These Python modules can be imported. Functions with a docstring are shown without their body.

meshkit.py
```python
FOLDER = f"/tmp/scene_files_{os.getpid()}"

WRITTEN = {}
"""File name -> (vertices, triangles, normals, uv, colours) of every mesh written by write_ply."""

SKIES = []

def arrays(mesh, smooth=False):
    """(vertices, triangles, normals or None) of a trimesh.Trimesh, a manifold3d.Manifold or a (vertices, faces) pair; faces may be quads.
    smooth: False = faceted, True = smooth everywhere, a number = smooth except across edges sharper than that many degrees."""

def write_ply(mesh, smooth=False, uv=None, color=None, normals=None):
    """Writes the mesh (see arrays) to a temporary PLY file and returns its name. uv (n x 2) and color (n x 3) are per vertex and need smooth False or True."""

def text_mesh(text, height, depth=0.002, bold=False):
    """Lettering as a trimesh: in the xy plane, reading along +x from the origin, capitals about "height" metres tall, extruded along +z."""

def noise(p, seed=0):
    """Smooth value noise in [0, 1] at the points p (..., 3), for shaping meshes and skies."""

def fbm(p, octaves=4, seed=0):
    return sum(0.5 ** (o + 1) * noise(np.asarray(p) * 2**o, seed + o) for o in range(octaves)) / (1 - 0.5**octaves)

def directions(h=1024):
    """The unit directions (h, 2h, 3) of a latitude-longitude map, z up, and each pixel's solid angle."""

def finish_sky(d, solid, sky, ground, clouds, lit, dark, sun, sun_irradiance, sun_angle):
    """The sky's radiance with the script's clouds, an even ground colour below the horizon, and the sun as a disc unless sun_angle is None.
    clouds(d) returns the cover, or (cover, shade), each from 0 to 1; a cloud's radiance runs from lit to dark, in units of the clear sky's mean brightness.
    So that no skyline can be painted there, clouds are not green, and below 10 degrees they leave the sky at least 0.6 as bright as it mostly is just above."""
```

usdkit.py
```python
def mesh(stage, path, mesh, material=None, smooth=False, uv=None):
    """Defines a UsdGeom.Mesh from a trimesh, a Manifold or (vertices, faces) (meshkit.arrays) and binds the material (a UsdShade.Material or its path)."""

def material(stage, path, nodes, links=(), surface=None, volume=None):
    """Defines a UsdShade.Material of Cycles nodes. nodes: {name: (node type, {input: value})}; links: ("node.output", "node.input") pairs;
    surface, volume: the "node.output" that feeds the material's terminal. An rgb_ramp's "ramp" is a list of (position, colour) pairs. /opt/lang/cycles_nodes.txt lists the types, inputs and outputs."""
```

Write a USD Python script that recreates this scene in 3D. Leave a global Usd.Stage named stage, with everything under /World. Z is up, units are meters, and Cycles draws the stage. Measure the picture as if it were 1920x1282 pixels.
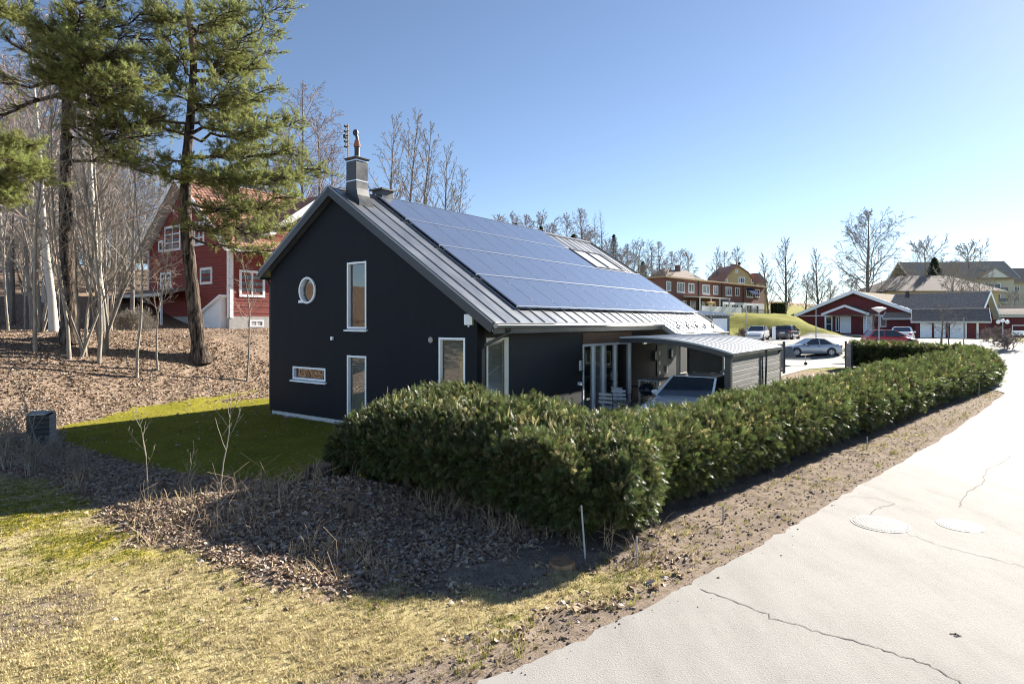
import math, random
import numpy as np
import trimesh, shapely
from shapely.geometry import Polygon, Point, box as sbox
from pxr import Usd, UsdGeom, UsdLux, UsdShade, Sdf, Gf, Vt
import usdkit, meshkit

stage = Usd.Stage.CreateInMemory()
UsdGeom.SetStageUpAxis(stage, UsdGeom.Tokens.z)
UsdGeom.SetStageMetersPerUnit(stage, 1.0)
UsdGeom.Xform.Define(stage, '/World')
UsdGeom.Scope.Define(stage, '/World/Looks')
rng = np.random.default_rng(7)

# ------------------------------------------------------------------ camera, sky, sun, exposure
CAM_Z = 2.95
FOCAL = 1145.0 / 1920 * 36
cam = UsdGeom.Camera.Define(stage, '/World/camera')
cam.CreateProjectionAttr('perspective')
cam.CreateHorizontalApertureAttr(36.0)
cam.CreateVerticalApertureAttr(36.0 * 683 / 1024)
cam.CreateFocalLengthAttr(FOCAL)
cam.CreateVerticalApertureOffsetAttr(-38.0 / 1920 * 36)
cam.CreateClippingRangeAttr((0.1, 3000.0))
cam.CreateFStopAttr(0.0)
cam.CreateExposureAttr(1.85)
cam.AddTranslateOp().Set((0, 0, CAM_Z))
cam.AddRotateXOp().Set(90.0)

SUN_AZ = math.radians(47.6)      # from +y towards +x
SUN_EL = math.radians(25.6)
SUN = np.array([math.sin(SUN_AZ) * math.cos(SUN_EL), math.cos(SUN_AZ) * math.cos(SUN_EL), math.sin(SUN_EL)])
sun = UsdLux.DistantLight.Define(stage, '/World/sun')
sun.CreateNormalizeAttr(True)
sun.CreateIntensityAttr(1.25)
sun.CreateAngleAttr(0.5)
sun.CreateColorAttr((1.0, 0.93, 0.82))
_zx = Gf.Rotation(Gf.Vec3d(0, 0, 1), Gf.Vec3d(*map(float, SUN)))
UsdGeom.Xformable(sun).AddTransformOp().Set(Gf.Matrix4d().SetRotate(_zx))

sky = UsdLux.DomeLight.Define(stage, '/World/sky')
usdkit.material(stage, '/World/Looks/sky', {
    'sky': ('sky_texture', {'sky_type': 'single_scattering', 'sun_disc': False, 'sun_elevation': SUN_EL, 'sun_rotation': SUN_AZ,
                            'altitude': 100.0, 'air_density': 0.8, 'aerosol_density': 0.10, 'ozone_density': 3.0}),
    'pale': ('hsv', {'saturation': 0.92, 'value': 0.92}), 'bg': ('background_shader', {'strength': 0.05})}, [('sky.color', 'pale.color'), ('pale.color', 'bg.color')], surface='bg.background')
UsdShade.MaterialBindingAPI.Apply(sky.GetPrim()).Bind(UsdShade.Material.Get(stage, '/World/Looks/sky'))
sky.GetPrim().SetCustomDataByKey('kind', 'structure')

# ------------------------------------------------------------------ helpers: prims
_used = {}
def numbered(parent, name):
    k = (parent, name); n = _used.get(k, 0); _used[k] = n + 1
    return name if n == 0 else f'{name}_{n:03d}'
def _tag(p, label=None, cat=None, group=None, kind=None):
    for k, v in (('label', label), ('category', cat), ('group', group), ('kind', kind)):
        if v: p.SetCustomDataByKey(k, v)
    return p
def path_of(parent):
    return '/World' if parent is None else (parent if isinstance(parent, str) else str(parent.GetPath()))
def thing(name, label=None, cat=None, loc=(0, 0, 0), rot=0.0, group=None, kind=None, parent=None, scale=None):
    """An Xform at the thing's base; rot in degrees about z."""
    pp = path_of(parent)
    x = UsdGeom.Xform.Define(stage, pp + '/' + numbered(pp, name))
    x.AddTranslateOp().Set(Gf.Vec3d(*map(float, loc)))
    if rot: x.AddRotateZOp().Set(float(rot))
    if scale is not None: x.AddScaleOp().Set(Gf.Vec3f(*([scale] * 3 if np.ndim(scale) == 0 else scale)))
    return _tag(x.GetPrim(), label, cat, group, kind)
LIB = stage.CreateClassPrim('/World/Library')
def proto(name):
    return UsdGeom.Xform.Define(stage, '/World/Library/' + numbered('/World/Library', name)).GetPrim()
def copy_of(src, name, label, cat, loc, rot=0.0, group=None, scale=None):
    p = thing(name, label, cat, loc, rot, group, scale=scale)
    p.GetReferences().AddInternalReference(src.GetPath() if hasattr(src, 'GetPath') else src)
    p.SetInstanceable(True)
    return p

class MB:
    """Collects shapes and builds ONE mesh."""
    def __init__(self): self.v = []; self.f = []; self.n = 0; self.lazy = {}
    def add(self, v, f):
        v = np.asarray(v, float).reshape(-1, 3); f = np.asarray(f, int)
        if f.ndim == 2 and f.shape[1] == 4: f = np.vstack([f[:, [0, 1, 2]], f[:, [0, 2, 3]]])
        self.v.append(v); self.f.append(f + self.n); self.n += len(v); return self
    def tm(self, m): return self.add(m.vertices, m.faces)
    def quad(self, a, b, c, d): return self.add([a, b, c, d], [[0, 1, 2, 3]])
    def hexa(self, p):
        """8 corners: bottom ring 0-3 (ccw from above), top ring 4-7."""
        return self.add(p, [[3, 2, 1, 0], [4, 5, 6, 7], [0, 1, 5, 4], [1, 2, 6, 5], [2, 3, 7, 6], [3, 0, 4, 7]])
    def box(self, x0, x1, y0, y1, z0, z1, c=0.0):
        if c > 0:
            P = []
            for (a0, a1, b0, b1, z) in ((x0 + c, x1 - c, y0 + c, y1 - c, z0), (x0, x1, y0, y1, z0 + c), (x0, x1, y0, y1, z1 - c), (x0 + c, x1 - c, y0 + c, y1 - c, z1)):
                P += [(a0, b0, z), (a1, b0, z), (a1, b1, z), (a0, b1, z)]
            F = [[3, 2, 1, 0], [12, 13, 14, 15]]
            for k in range(3):
                for i in range(4): F.append([4 * k + i, 4 * k + (i + 1) % 4, 4 * k + 4 + (i + 1) % 4, 4 * k + 4 + i])
            return self.add(P, F)
        return self.hexa([(x0, y0, z0), (x1, y0, z0), (x1, y1, z0), (x0, y1, z0), (x0, y0, z1), (x1, y0, z1), (x1, y1, z1), (x0, y1, z1)])
    def bar(self, a, b, w, h, up=(0, 0, 1)):
        """Rectangular bar from a to b, w across, h along up."""
        a, b = np.asarray(a, float), np.asarray(b, float); t = (b - a) / np.linalg.norm(b - a)
        s = np.cross(t, up); s /= np.linalg.norm(s) + 1e-12; u = np.cross(s, t)
        s, u = s * w / 2, u * h / 2
        return self.hexa([a - s - u, a + s - u, b + s - u, b - s - u, a - s + u, a + s + u, b + s + u, b - s + u])
    def tube(self, pts, radii, sides=6, caps=True):
        p = np.asarray(pts, float); r = np.broadcast_to(np.asarray(radii, float), (len(p),))
        if not caps: self.lazy.setdefault((len(p), sides), []).append((p, r)); return self
        t = np.gradient(p, axis=0); t /= np.linalg.norm(t, axis=1, keepdims=True) + 1e-12
        a = np.cross(t, np.where(np.abs(t[:, 2:]) < 0.9, [0, 0, 1.0], [1.0, 0, 0])); a /= np.linalg.norm(a, axis=1, keepdims=True) + 1e-12
        b, g = np.cross(t, a), np.arange(sides) * 2 * np.pi / sides
        v = p[:, None] + r[:, None, None] * (np.cos(g)[None, :, None] * a[:, None] + np.sin(g)[None, :, None] * b[:, None])
        i, j = np.meshgrid(np.arange(len(p) - 1), np.arange(sides), indexing='ij'); j2 = (j + 1) % sides
        q = np.stack([i * sides + j, i * sides + j2, (i + 1) * sides + j2, (i + 1) * sides + j], -1).reshape(-1, 4)
        f = np.vstack([q[:, [0, 1, 2]], q[:, [0, 2, 3]]])
        if caps:
            k = np.arange(1, sides - 1); o = (len(p) - 1) * sides
            f = np.vstack([f, np.stack([0 * k, k + 1, k], 1), np.stack([0 * k + o, k + o, k + 1 + o], 1)])
        return self.add(v.reshape(-1, 3), f)
    def poly(self, pg, lo, hi, frame=None):
        """Extrudes a shapely polygon between lo and hi along the third axis; frame = (origin, ex, ey, ez)."""
        for g in getattr(pg, 'geoms', [pg]):
            m = trimesh.creation.extrude_polygon(g, hi - lo, engine='earcut'); v = np.array(m.vertices); v[:, 2] += lo
            if frame is not None:
                o, ex, ey, ez = map(np.asarray, frame); v = o + v[:, :1] * ex + v[:, 1:2] * ey + v[:, 2:] * ez
                f = m.faces[:, ::-1] if np.dot(np.cross(ex, ey), ez) < 0 else m.faces
            else: f = m.faces
            self.add(v, f)
        return self
    def lathe(self, prof, c=(0, 0, 0), n=20):
        r = np.array([p[0] for p in prof]); z = np.array([p[1] for p in prof]); g = np.arange(n) * 2 * np.pi / n
        v = np.stack([np.cos(g)[None] * r[:, None], np.sin(g)[None] * r[:, None], np.repeat(z[:, None], n, 1)], -1).reshape(-1, 3) + np.asarray(c)
        i, j = np.meshgrid(np.arange(len(r) - 1), np.arange(n), indexing='ij'); j2 = (j + 1) % n
        return self.add(v, np.stack([i * n + j, i * n + j2, (i + 1) * n + j2, (i + 1) * n + j], -1).reshape(-1, 4))
    def mesh(self):
        for (n, sides), L in self.lazy.items():            # open tubes, all of one kind at once
            p = np.array([x[0] for x in L]); r = np.array([x[1] for x in L]); t = np.gradient(p, axis=1); t /= np.linalg.norm(t, axis=2, keepdims=True) + 1e-12
            a = np.cross(t, np.where(np.abs(t[..., 2:]) < 0.9, [0, 0, 1.0], [1.0, 0, 0])); a /= np.linalg.norm(a, axis=2, keepdims=True) + 1e-12
            b, g = np.cross(t, a), np.arange(sides) * 2 * np.pi / sides
            v = p[:, :, None] + r[:, :, None, None] * (np.cos(g)[:, None] * a[:, :, None] + np.sin(g)[:, None] * b[:, :, None])
            i, j = np.meshgrid(np.arange(n - 1), np.arange(sides), indexing='ij'); j2 = (j + 1) % sides
            q = np.stack([i * sides + j, i * sides + j2, (i + 1) * sides + j2, (i + 1) * sides + j], -1).reshape(-1, 4); f = np.vstack([q[:, [0, 1, 2]], q[:, [0, 2, 3]]])
            self.add(v.reshape(-1, 3), (f[None] + (np.arange(len(L)) * n * sides)[:, None, None]).reshape(-1, 3))
        self.lazy = {}
        return np.vstack(self.v), np.vstack(self.f)
    def build(self, name, m, parent=None, smooth=False, label=None, cat=None, group=None, kind=None, pv=None):
        pp = path_of(parent)
        v, f = self.mesh()
        o = usdkit.mesh(stage, pp + '/' + numbered(pp, name), (v, f), MATS[m] if isinstance(m, str) else m, smooth)
        if pv:
            for k, a in pv.items():
                UsdGeom.PrimvarsAPI(o).CreatePrimvar(k, Sdf.ValueTypeNames.FloatArray, 'vertex').Set(Vt.FloatArray.FromNumpy(np.asarray(a, np.float32)))
        return _tag(o.GetPrim(), label, cat, group, kind)

# ------------------------------------------------------------------ helpers: materials
MATS = {}
def mat(name, c1, c2=None, scale=4.0, rough=0.6, bump=0.0, bscale=30.0, metal=0.0, spec=0.5, detail=4.0, stretch=(1, 1, 1), coat=0.0,
        transl=0.0, rnd=0.0, world=False, lo=0.3, hi=0.7, sheen=0.0, rvar=0.0):
    c2 = c2 or tuple(min(1, x * 1.35) for x in c1)
    N = {'tc': ('geometry', {}) if world else ('texture_coordinate', {}), 'mp': ('mapping', {'scale': stretch}),
         'n': ('noise_texture', {'scale': float(scale), 'detail': float(detail), 'roughness': 0.6}),
         'r': ('rgb_ramp', {'ramp': [(0.0, c1), (lo, c1), (hi, c2), (1.0, c2)]}),
         'p': ('principled_bsdf', {'roughness': float(rough), 'metallic': float(metal), 'specular_ior_level': float(spec), 'coat_weight': float(coat), 'sheen_weight': float(sheen)})}
    L = [('tc.position' if world else 'tc.object', 'mp.vector'), ('mp.vector', 'n.vector'), ('n.fac', 'r.fac')]
    col = 'r.color'
    if rnd:
        N['oi'] = ('object_info', {}); N['mr'] = ('map_range', {'from_min': 0.0, 'from_max': 1.0, 'to_min': 1.0 - rnd, 'to_max': 1.0 + rnd}); N['hv'] = ('hsv', {})
        N['mh'] = ('map_range', {'from_min': 0.0, 'from_max': 1.0, 'to_min': 0.5 - 0.05 * rnd, 'to_max': 0.5 + 0.05 * rnd})
        L += [('oi.random', 'mr.value'), ('mr.result', 'hv.value'), ('oi.random', 'mh.value'), ('mh.result', 'hv.hue'), (col, 'hv.color')]; col = 'hv.color'
    L.append((col, 'p.base_color'))
    if rvar:
        N['rr'] = ('map_range', {'from_min': 0.3, 'from_max': 0.7, 'to_min': float(rough - rvar), 'to_max': float(rough + rvar)})
        L += [('n.fac', 'rr.value'), ('rr.result', 'p.roughness')]
    if bump:
        N['n2'] = ('noise_texture', {'scale': float(bscale), 'detail': 5.0, 'roughness': 0.65}); N['b'] = ('bump', {'strength': 1.0, 'distance': float(bump)})
        L += [('mp.vector', 'n2.vector'), ('n2.fac', 'b.height'), ('b.normal', 'p.normal')]
    out = 'p.BSDF'
    if transl:
        N['t'] = ('translucent_bsdf', {}); N['mx'] = ('mix_closure', {'fac': float(transl)})
        L += [(col, 't.color'), ('p.BSDF', 'mx.closure1'), ('t.BSDF', 'mx.closure2')]; out = 'mx.closure'
    MATS[name] = usdkit.material(stage, '/World/Looks/' + name, N, L, surface=out)
    return MATS[name]
def pane_mat(name, f0=.12, tint=(0.88, 0.92, 0.92), rough=0.0):
    """Thin window glass: the reflection grows towards grazing alike from both sides, so that sunlight passes in."""
    MATS[name] = usdkit.material(stage, '/World/Looks/' + name, {
        'lw': ('layer_weight', {'blend': 0.5}), 'pw': ('math', {'math_type': 'power', 'value2': 4.0}), 'ma': ('math', {'math_type': 'multiply_add', 'value2': 1.0 - f0, 'value3': f0}),
        't': ('transparent_bsdf', {'color': tint}), 'g': ('glossy_bsdf', {'color': (1, 1, 1), 'roughness': rough}), 'm': ('mix_closure', {})},
        [('lw.facing', 'pw.value1'), ('pw.value', 'ma.value1'), ('ma.value', 'm.fac'), ('t.BSDF', 'm.closure1'), ('g.BSDF', 'm.closure2')], surface='m.closure')

def ss(a, b, x):
    t = np.clip((np.asarray(x, float) - a) / (b - a), 0, 1); return t * t * (3 - 2 * t)

# ------------------------------------------------------------------ frames: the black house
TX, TY = 0.59151629, 0.80629304
HC = np.array([-0.828, 14.5])                  # near corner of the black house on the ground
HROT = math.degrees(math.atan2(TY, TX))
def hw(s, w):                                  # house frame (s along the facade, w to the left behind it) -> world
    return HC[0] + s * TX - w * TY, HC[1] + s * TY + w * TX
def ray(px, d):                                # world x of a picture column at a depth
    return (px - 960.0) / 1145.0 * d

# ------------------------------------------------------------------ ground
def zbase(x, y):
    x = np.asarray(x, float); y = np.asarray(y, float)
    u = (x - HC[0]) * -TY + (y - HC[1]) * TX
    v = -0.75 * x + 0.66 * y; q = 0.75 * x + 0.66 * y
    bank = 2.35 * ss(11.6, 17.4, u)
    h = 0.36 * (np.sqrt((v - 46) ** 2 + 9) + (v - 46)) / 2
    hill = 9.0 * (1 - np.exp(-h / 9.0)) * ss(14, 22, u)
    ramp = 1.05 * ss(47, 62, q) * ss(2, 14, x)
    slope = (4.15 * ss(65, 88, y) + .35 * np.sin(x * .45 + y * .3) * ss(68, 76, y) * (1 - ss(80, 86, y))) * ss(6, 16, x) * (1 - ss(38, 46, x))
    return np.maximum(np.maximum(bank, ramp), slope) + hill + 1.8 * ss(98, 135, y) * ss(38, 46, x)
def zmound(x, y):
    x = np.asarray(x, float); y = np.asarray(y, float)
    return 0.42 * np.exp(-(((x + 2.75) / 1.1) ** 2 + ((y - 9.75) / 0.8) ** 2)) + 0.16 * np.exp(-(((x + 4.6) / 1.5) ** 2 + ((y - 9.6) / 0.7) ** 2))

def gp(px, py, z=0.0):
    d = 1145.0 * (CAM_Z - z) / (py - 603.0); return ((px - 960.0) / 1145.0 * d, d)

ROAD_EDGE = [gp(700, 1345), gp(830, 1300), gp(950, 1264), gp(1080, 1205), gp(1200, 1146), gp(1300, 1090), gp(1420, 1030), gp(1500, 978), gp(1600, 918), gp(1700, 862), gp(1780, 815), gp(1850, 765), gp(1885, 738)]
def wob(pts, n, amp, seed):
    r = np.random.default_rng(seed); p = np.array(pts); out = []
    for a, b in zip(p[:-1], p[1:]):
        for k in range(n):
            t = k / n; o = r.normal(0, amp, 2) if k else r.normal(0, amp * .5, 2); out.append(a + (b - a) * t + o)
    out.append(p[-1]); return [tuple(x) for x in out]
road_left = wob(ROAD_EDGE, 9, 0.022, 3)
ex, ey = ROAD_EDGE[-1]
corner = [(ex + .5, ey + 1.0), (ex + .6, ey + 2.3), (ex - .1, ey + 4.2), (ex + .8, ey + 7.0)]
# the asphalt: road, then the yard behind the far hedge and round to the car park
ASPH = Polygon(road_left + corner + [(24.0, 34.0), (20.8, 39.5), (18.3, 37.8), (13.0, 31.0), (11.0, 34.0), (15.5, 44.0), (17.0, 56.0), (18.5, 66.0), (30.0, 70.5), (36.0, 74.0), (44.0, 71.5), (51.0, 66.0), (46.0, 51.5),
                                     (37.0, 44.0), (34.5, 40.5), (36, 38.0), (46.0, 38.5), (80, 55), (90, 50), (60, 20), (30, -8), (-2.2, -8)]).buffer(0)
LAWN = Polygon([gp(100, 800), gp(250, 772), gp(505, 742), hw(-.1, 12.2), hw(30, 12), hw(30, 8.6), hw(0, 8.6), hw(0, 0), hw(0, -4), (0.5, 10.2), (-2.6, 11.2), gp(640, 905), gp(520, 905), gp(400, 898), gp(280, 875), gp(180, 850), gp(120, 828)]).buffer(0)
GRASS = Polygon([(-30, 9), gp(-200, 885), gp(0, 893), gp(110, 900), gp(190, 952), gp(250, 1000), gp(344, 1036), gp(414, 1074), gp(484, 1088), gp(601, 1108), gp(700, 1115), gp(830, 1114), gp(968, 1092), gp(1060, 1070), gp(1240, 1055), gp(1250, 1078),
                 gp(1100, 1130), gp(950, 1190), gp(800, 1225), gp(700, 1262), gp(600, 1330), (-4, 2), (-30, 2)]).buffer(0)
YARD = Polygon([hw(-1, 0), hw(15, 0), hw(17, -3), (20, 37), (24.0, 31), (22.0, 29.6), (1.0, 10.0), (0, 10.5)]).buffer(0)

def axis(parts):
    out = [parts[0][0]]
    for a, b, st0, st1 in parts:
        x, n = a, 0
        while x < b - 1e-6:
            t = (x - a) / (b - a); x += st0 + (st1 - st0) * t; out.append(min(x, b))
    return np.unique(np.round(out, 4))
gx = axis([(-520, -120, 60, 14), (-120, -24, 8, .9), (-24, -13, .8, .22), (-13, 8, .11, .11), (8, 26, .2, .5), (26, 60, .7, 1.2), (60, 150, 2, 10), (150, 520, 15, 60)])
gy = axis([(-60, 0, 12, 1.0), (0, 4, .6, .12), (4, 15, .1, .1), (15, 30, .14, .4), (30, 72, .5, .9), (72, 150, 1.2, 4), (150, 800, 10, 90)])
GX, GY = np.meshgrid(gx, gy)
near = Polygon([(-40, -5), (-40, 45), (40, 45), (12, -5)])
def sd(poly, X, Y, sel):
    """Signed distance, positive inside, for the selected points (others -9)."""
    out = np.full(X.shape, -9.0); pts = shapely.points(X[sel], Y[sel]); ins = shapely.contains(poly, pts)
    d = shapely.distance(poly.exterior, pts); out[sel] = np.where(ins, d, -d); return out
shapely.prepare(ASPH)
sel_n = (GX > -40) & (GX < 90) & (GY > -9) & (GY < 74)
d_asph = sd(ASPH, GX, GY, sel_n)
sel_m = (GX > -32) & (GX < 26) & (GY > 0) & (GY < 40)
d_lawn = sd(LAWN, GX, GY, sel_m); d_gras = sd(GRASS, GX, GY, sel_m); d_yard = sd(YARD, GX, GY, sel_m)
P3 = np.stack([GX, GY, 0 * GX], -1)
nz1 = meshkit.fbm(P3 * 0.9, 4, 1); nz2 = meshkit.fbm(P3 * 3.1, 4, 5)
Z = zbase(GX, GY) + zmound(GX, GY)
off = 1 - ss(-0.35, -0.05, d_asph)                       # no relief under the asphalt
rough = 0.10 * (nz2 - .5) + 0.22 * (nz1 - .5) * ss(-.2, 2, zbase(GX, GY))
m_lawn = ss(-.12, .16, d_lawn + .5 * (nz2 - .5)); m_gras = ss(-.2, .25, d_gras + .8 * (nz2 - .5))
uu = (GX - HC[0]) * -TY + (GY - HC[1]) * TX
near_soil = np.where(sel_m, 1.0, 0.0)
e_hedge = (GX - .99) * .687 - (GY - 8.1) * .727          # distance in front of the hedge foot
m_soil = near_soil * ss(-.9, -.25, e_hedge + .5 * (nz2 - .5)) * (1 - ss(0.05, .3, d_asph)) * (1 - m_gras) * ss(-3.5, -1.5, GX + .45 * (GY - 5))
m_soil = np.maximum(m_soil, (sel_m & (d_asph < 0)) * ss(.42, .62, nz2 * .6 + .75 * np.exp(-(((GX + 4.95) / .75) ** 2 + ((GY - 6.0) / 1.0) ** 2)) + .5 * np.exp(-(((GX + 1.3) / 1.0) ** 2 + ((GY - 4.9) / .4) ** 2)) - .18))
m_moss = sel_m * np.clip(1.0 * np.exp(-(((GX + 7.6) / 2.2) ** 2 + ((GY - 9.2) / 1.5) ** 2)) + .8 * np.exp(-(((GX + 5.1) / 1.0) ** 2 + ((GY - 8.0) / .7) ** 2)), 0, 1) * ss(.3, .55, nz2)
m_far = ss(9, 12, GX) * ss(34, 40, GY) * (1 - m_soil) + ss(24.5, 26, GX) * (GY < 40) * (GY > 26)
m_far = np.clip(m_far, 0, 1) * (1 - ss(54, 66, -GX * .75 + GY * .66 + 8 * (nz1 - .5)) * ss(95, 110, GY + .0 * GX))
m_far = np.maximum(m_far, .85 * (d_yard > 0))
Z = Z + off * rough * (1 - .75 * m_lawn) * (1 - .6 * m_gras)
Z = Z + 0.025 * m_soil * off * (meshkit.fbm(P3 * 9.0, 3, 9) - .5) * 2
Z = np.where(d_asph > 0, zbase(GX, GY) - .02, Z)
ny_, nx_ = GX.shape
ii = np.arange(ny_ * nx_).reshape(ny_, nx_)
gf = np.stack([ii[:-1, :-1], ii[:-1, 1:], ii[1:, 1:], ii[1:, :-1]], -1).reshape(-1, 4)
def zg(x, y):
    """Height of the built ground at points (for planting things)."""
    from scipy.interpolate import RegularGridInterpolator
    global _zi
    try: _zi
    except NameError: _zi = RegularGridInterpolator((gy, gx), Z, bounds_error=False, fill_value=None)
    r = _zi(np.stack([np.asarray(y, float), np.asarray(x, float)], -1)); return float(r) if np.ndim(r) == 0 else r

def ground_material():
    N = {'g': ('geometry', {}),
         'al': ('attribute', {'attribute': 'm_lawn'}), 'ag': ('attribute', {'attribute': 'm_gras'}), 'as': ('attribute', {'attribute': 'm_soil'}), 'af': ('attribute', {'attribute': 'm_far'}),
         'n1': ('noise_texture', {'scale': 0.8, 'detail': 5.0}), 'n2': ('noise_texture', {'scale': 7.0, 'detail': 6.0, 'roughness': .7}), 'n3': ('noise_texture', {'scale': 45.0, 'detail': 4.0, 'roughness': .7}),
         'am': ('attribute', {'attribute': 'm_moss'}), 'mos': ('rgb_ramp', {'ramp': [(0, (.16, .14, .012)), (.45, (.33, .27, .018)), (.6, (.40, .34, .03)), (1, (.40, .36, .10))]}), 'x0': ('mix_color', {}),
         'lit': ('rgb_ramp', {'ramp': [(0, (.04, .028, .02)), (.38, (.085, .06, .044)), (.47, (.20, .145, .105)), (.56, (.33, .25, .19)), (.68, (.46, .37, .29)), (1, (.5, .42, .34))]}),
         'law': ('rgb_ramp', {'ramp': [(0, (.08, .085, .012)), (.4, (.17, .165, .02)), (.6, (.25, .225, .035)), (1, (.34, .28, .08))]}),
         'gra': ('rgb_ramp', {'ramp': [(0, (.19, .14, .075)), (.35, (.31, .25, .125)), (.55, (.39, .33, .18)), (.72, (.33, .32, .09)), (1, (.38, .36, .10))]}),
         'soi': ('rgb_ramp', {'ramp': [(0, (.035, .027, .02)), (.38, (.10, .077, .06)), (.5, (.21, .165, .13)), (.62, (.30, .245, .195)), (1, (.38, .33, .27))]}),
         'far': ('rgb_ramp', {'ramp': [(0, (.06, .08, .015)), (.38, (.13, .145, .025)), (.5, (.20, .20, .04)), (.62, (.26, .235, .065)), (1, (.3, .25, .10))]}),
         'w1': ('mix_float', {'fac': .55}), 'w2': ('mix_float', {'fac': .5}), 'w3': ('mix_float', {'fac': .45}),
         'x1': ('mix_color', {}), 'x2': ('mix_color', {}), 'x3': ('mix_color', {}), 'x4': ('mix_color', {}),
         'b1': ('bump', {'distance': .012, 'strength': .8}), 'b2': ('bump', {'distance': .014, 'strength': .9}),
         'p': ('principled_bsdf', {'roughness': .95, 'specular_ior_level': .03})}
    L = [('g.position', k + '.vector') for k in ('n1', 'n2', 'n3')] + [
        ('n2.fac', 'w1.a'), ('n3.fac', 'w1.b'), ('n1.fac', 'w2.a'), ('n3.fac', 'w2.b'), ('n1.fac', 'w3.a'), ('w1.result', 'w3.b'),
        ('w1.result', 'lit.fac'), ('w3.result', 'law.fac'), ('w3.result', 'gra.fac'), ('w1.result', 'soi.fac'), ('w3.result', 'far.fac'),
        ('lit.color', 'x1.a'), ('far.color', 'x1.b'), ('af.fac', 'x1.fac'), ('x1.result', 'x2.a'), ('w1.result', 'mos.fac'), ('gra.color', 'x0.a'), ('mos.color', 'x0.b'), ('am.fac', 'x0.fac'), ('x0.result', 'x2.b'), ('ag.fac', 'x2.fac'),
        ('x2.result', 'x3.a'), ('law.color', 'x3.b'), ('al.fac', 'x3.fac'), ('x3.result', 'x4.a'), ('soi.color', 'x4.b'), ('as.fac', 'x4.fac'),
        ('x4.result', 'p.base_color'), ('n2.fac', 'b1.height'), ('n3.fac', 'b2.height'), ('b1.normal', 'b2.normal'), ('b2.normal', 'p.normal')]
    MATS['ground'] = usdkit.material(stage, '/World/Looks/ground', N, L, surface='p.BSDF')
ground_material()
MB().add(np.stack([GX, GY, Z], -1), gf).build('ground', 'ground', smooth=True, kind='structure',
    label='sloping ground with leaf litter, dry grass, lawn and soil', pv={'m_lawn': m_lawn.ravel(), 'm_gras': m_gras.ravel(), 'm_soil': m_soil.ravel(), 'm_far': m_far.ravel(), 'm_moss': m_moss.ravel()})

# asphalt sheet, tessellated where the ground rises
N = {'g': ('geometry', {}), 'n1': ('noise_texture', {'scale': 0.35, 'detail': 6.0, 'roughness': .65}), 'n2': ('noise_texture', {'scale': 55.0, 'detail': 5.0, 'roughness': .75}), 'mp': ('mapping', {'scale': (1, .25, 1), 'rotation': (0, 0, .8)}),
     'n3': ('noise_texture', {'scale': 2.5, 'detail': 5.0, 'roughness': .7}), 'm': ('mix_float', {'fac': .42}), 'm2': ('mix_float', {'fac': .36}),
     'r': ('rgb_ramp', {'ramp': [(0, (.12, .113, .104)), (.36, (.20, .191, .178)), (.44, (.26, .25, .236)), (.54, (.30, .29, .275)), (1, (.35, .34, .325))]}),
     'b': ('bump', {'distance': .008, 'strength': .9}), 'p': ('principled_bsdf', {'roughness': .85, 'specular_ior_level': .15})}
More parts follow.
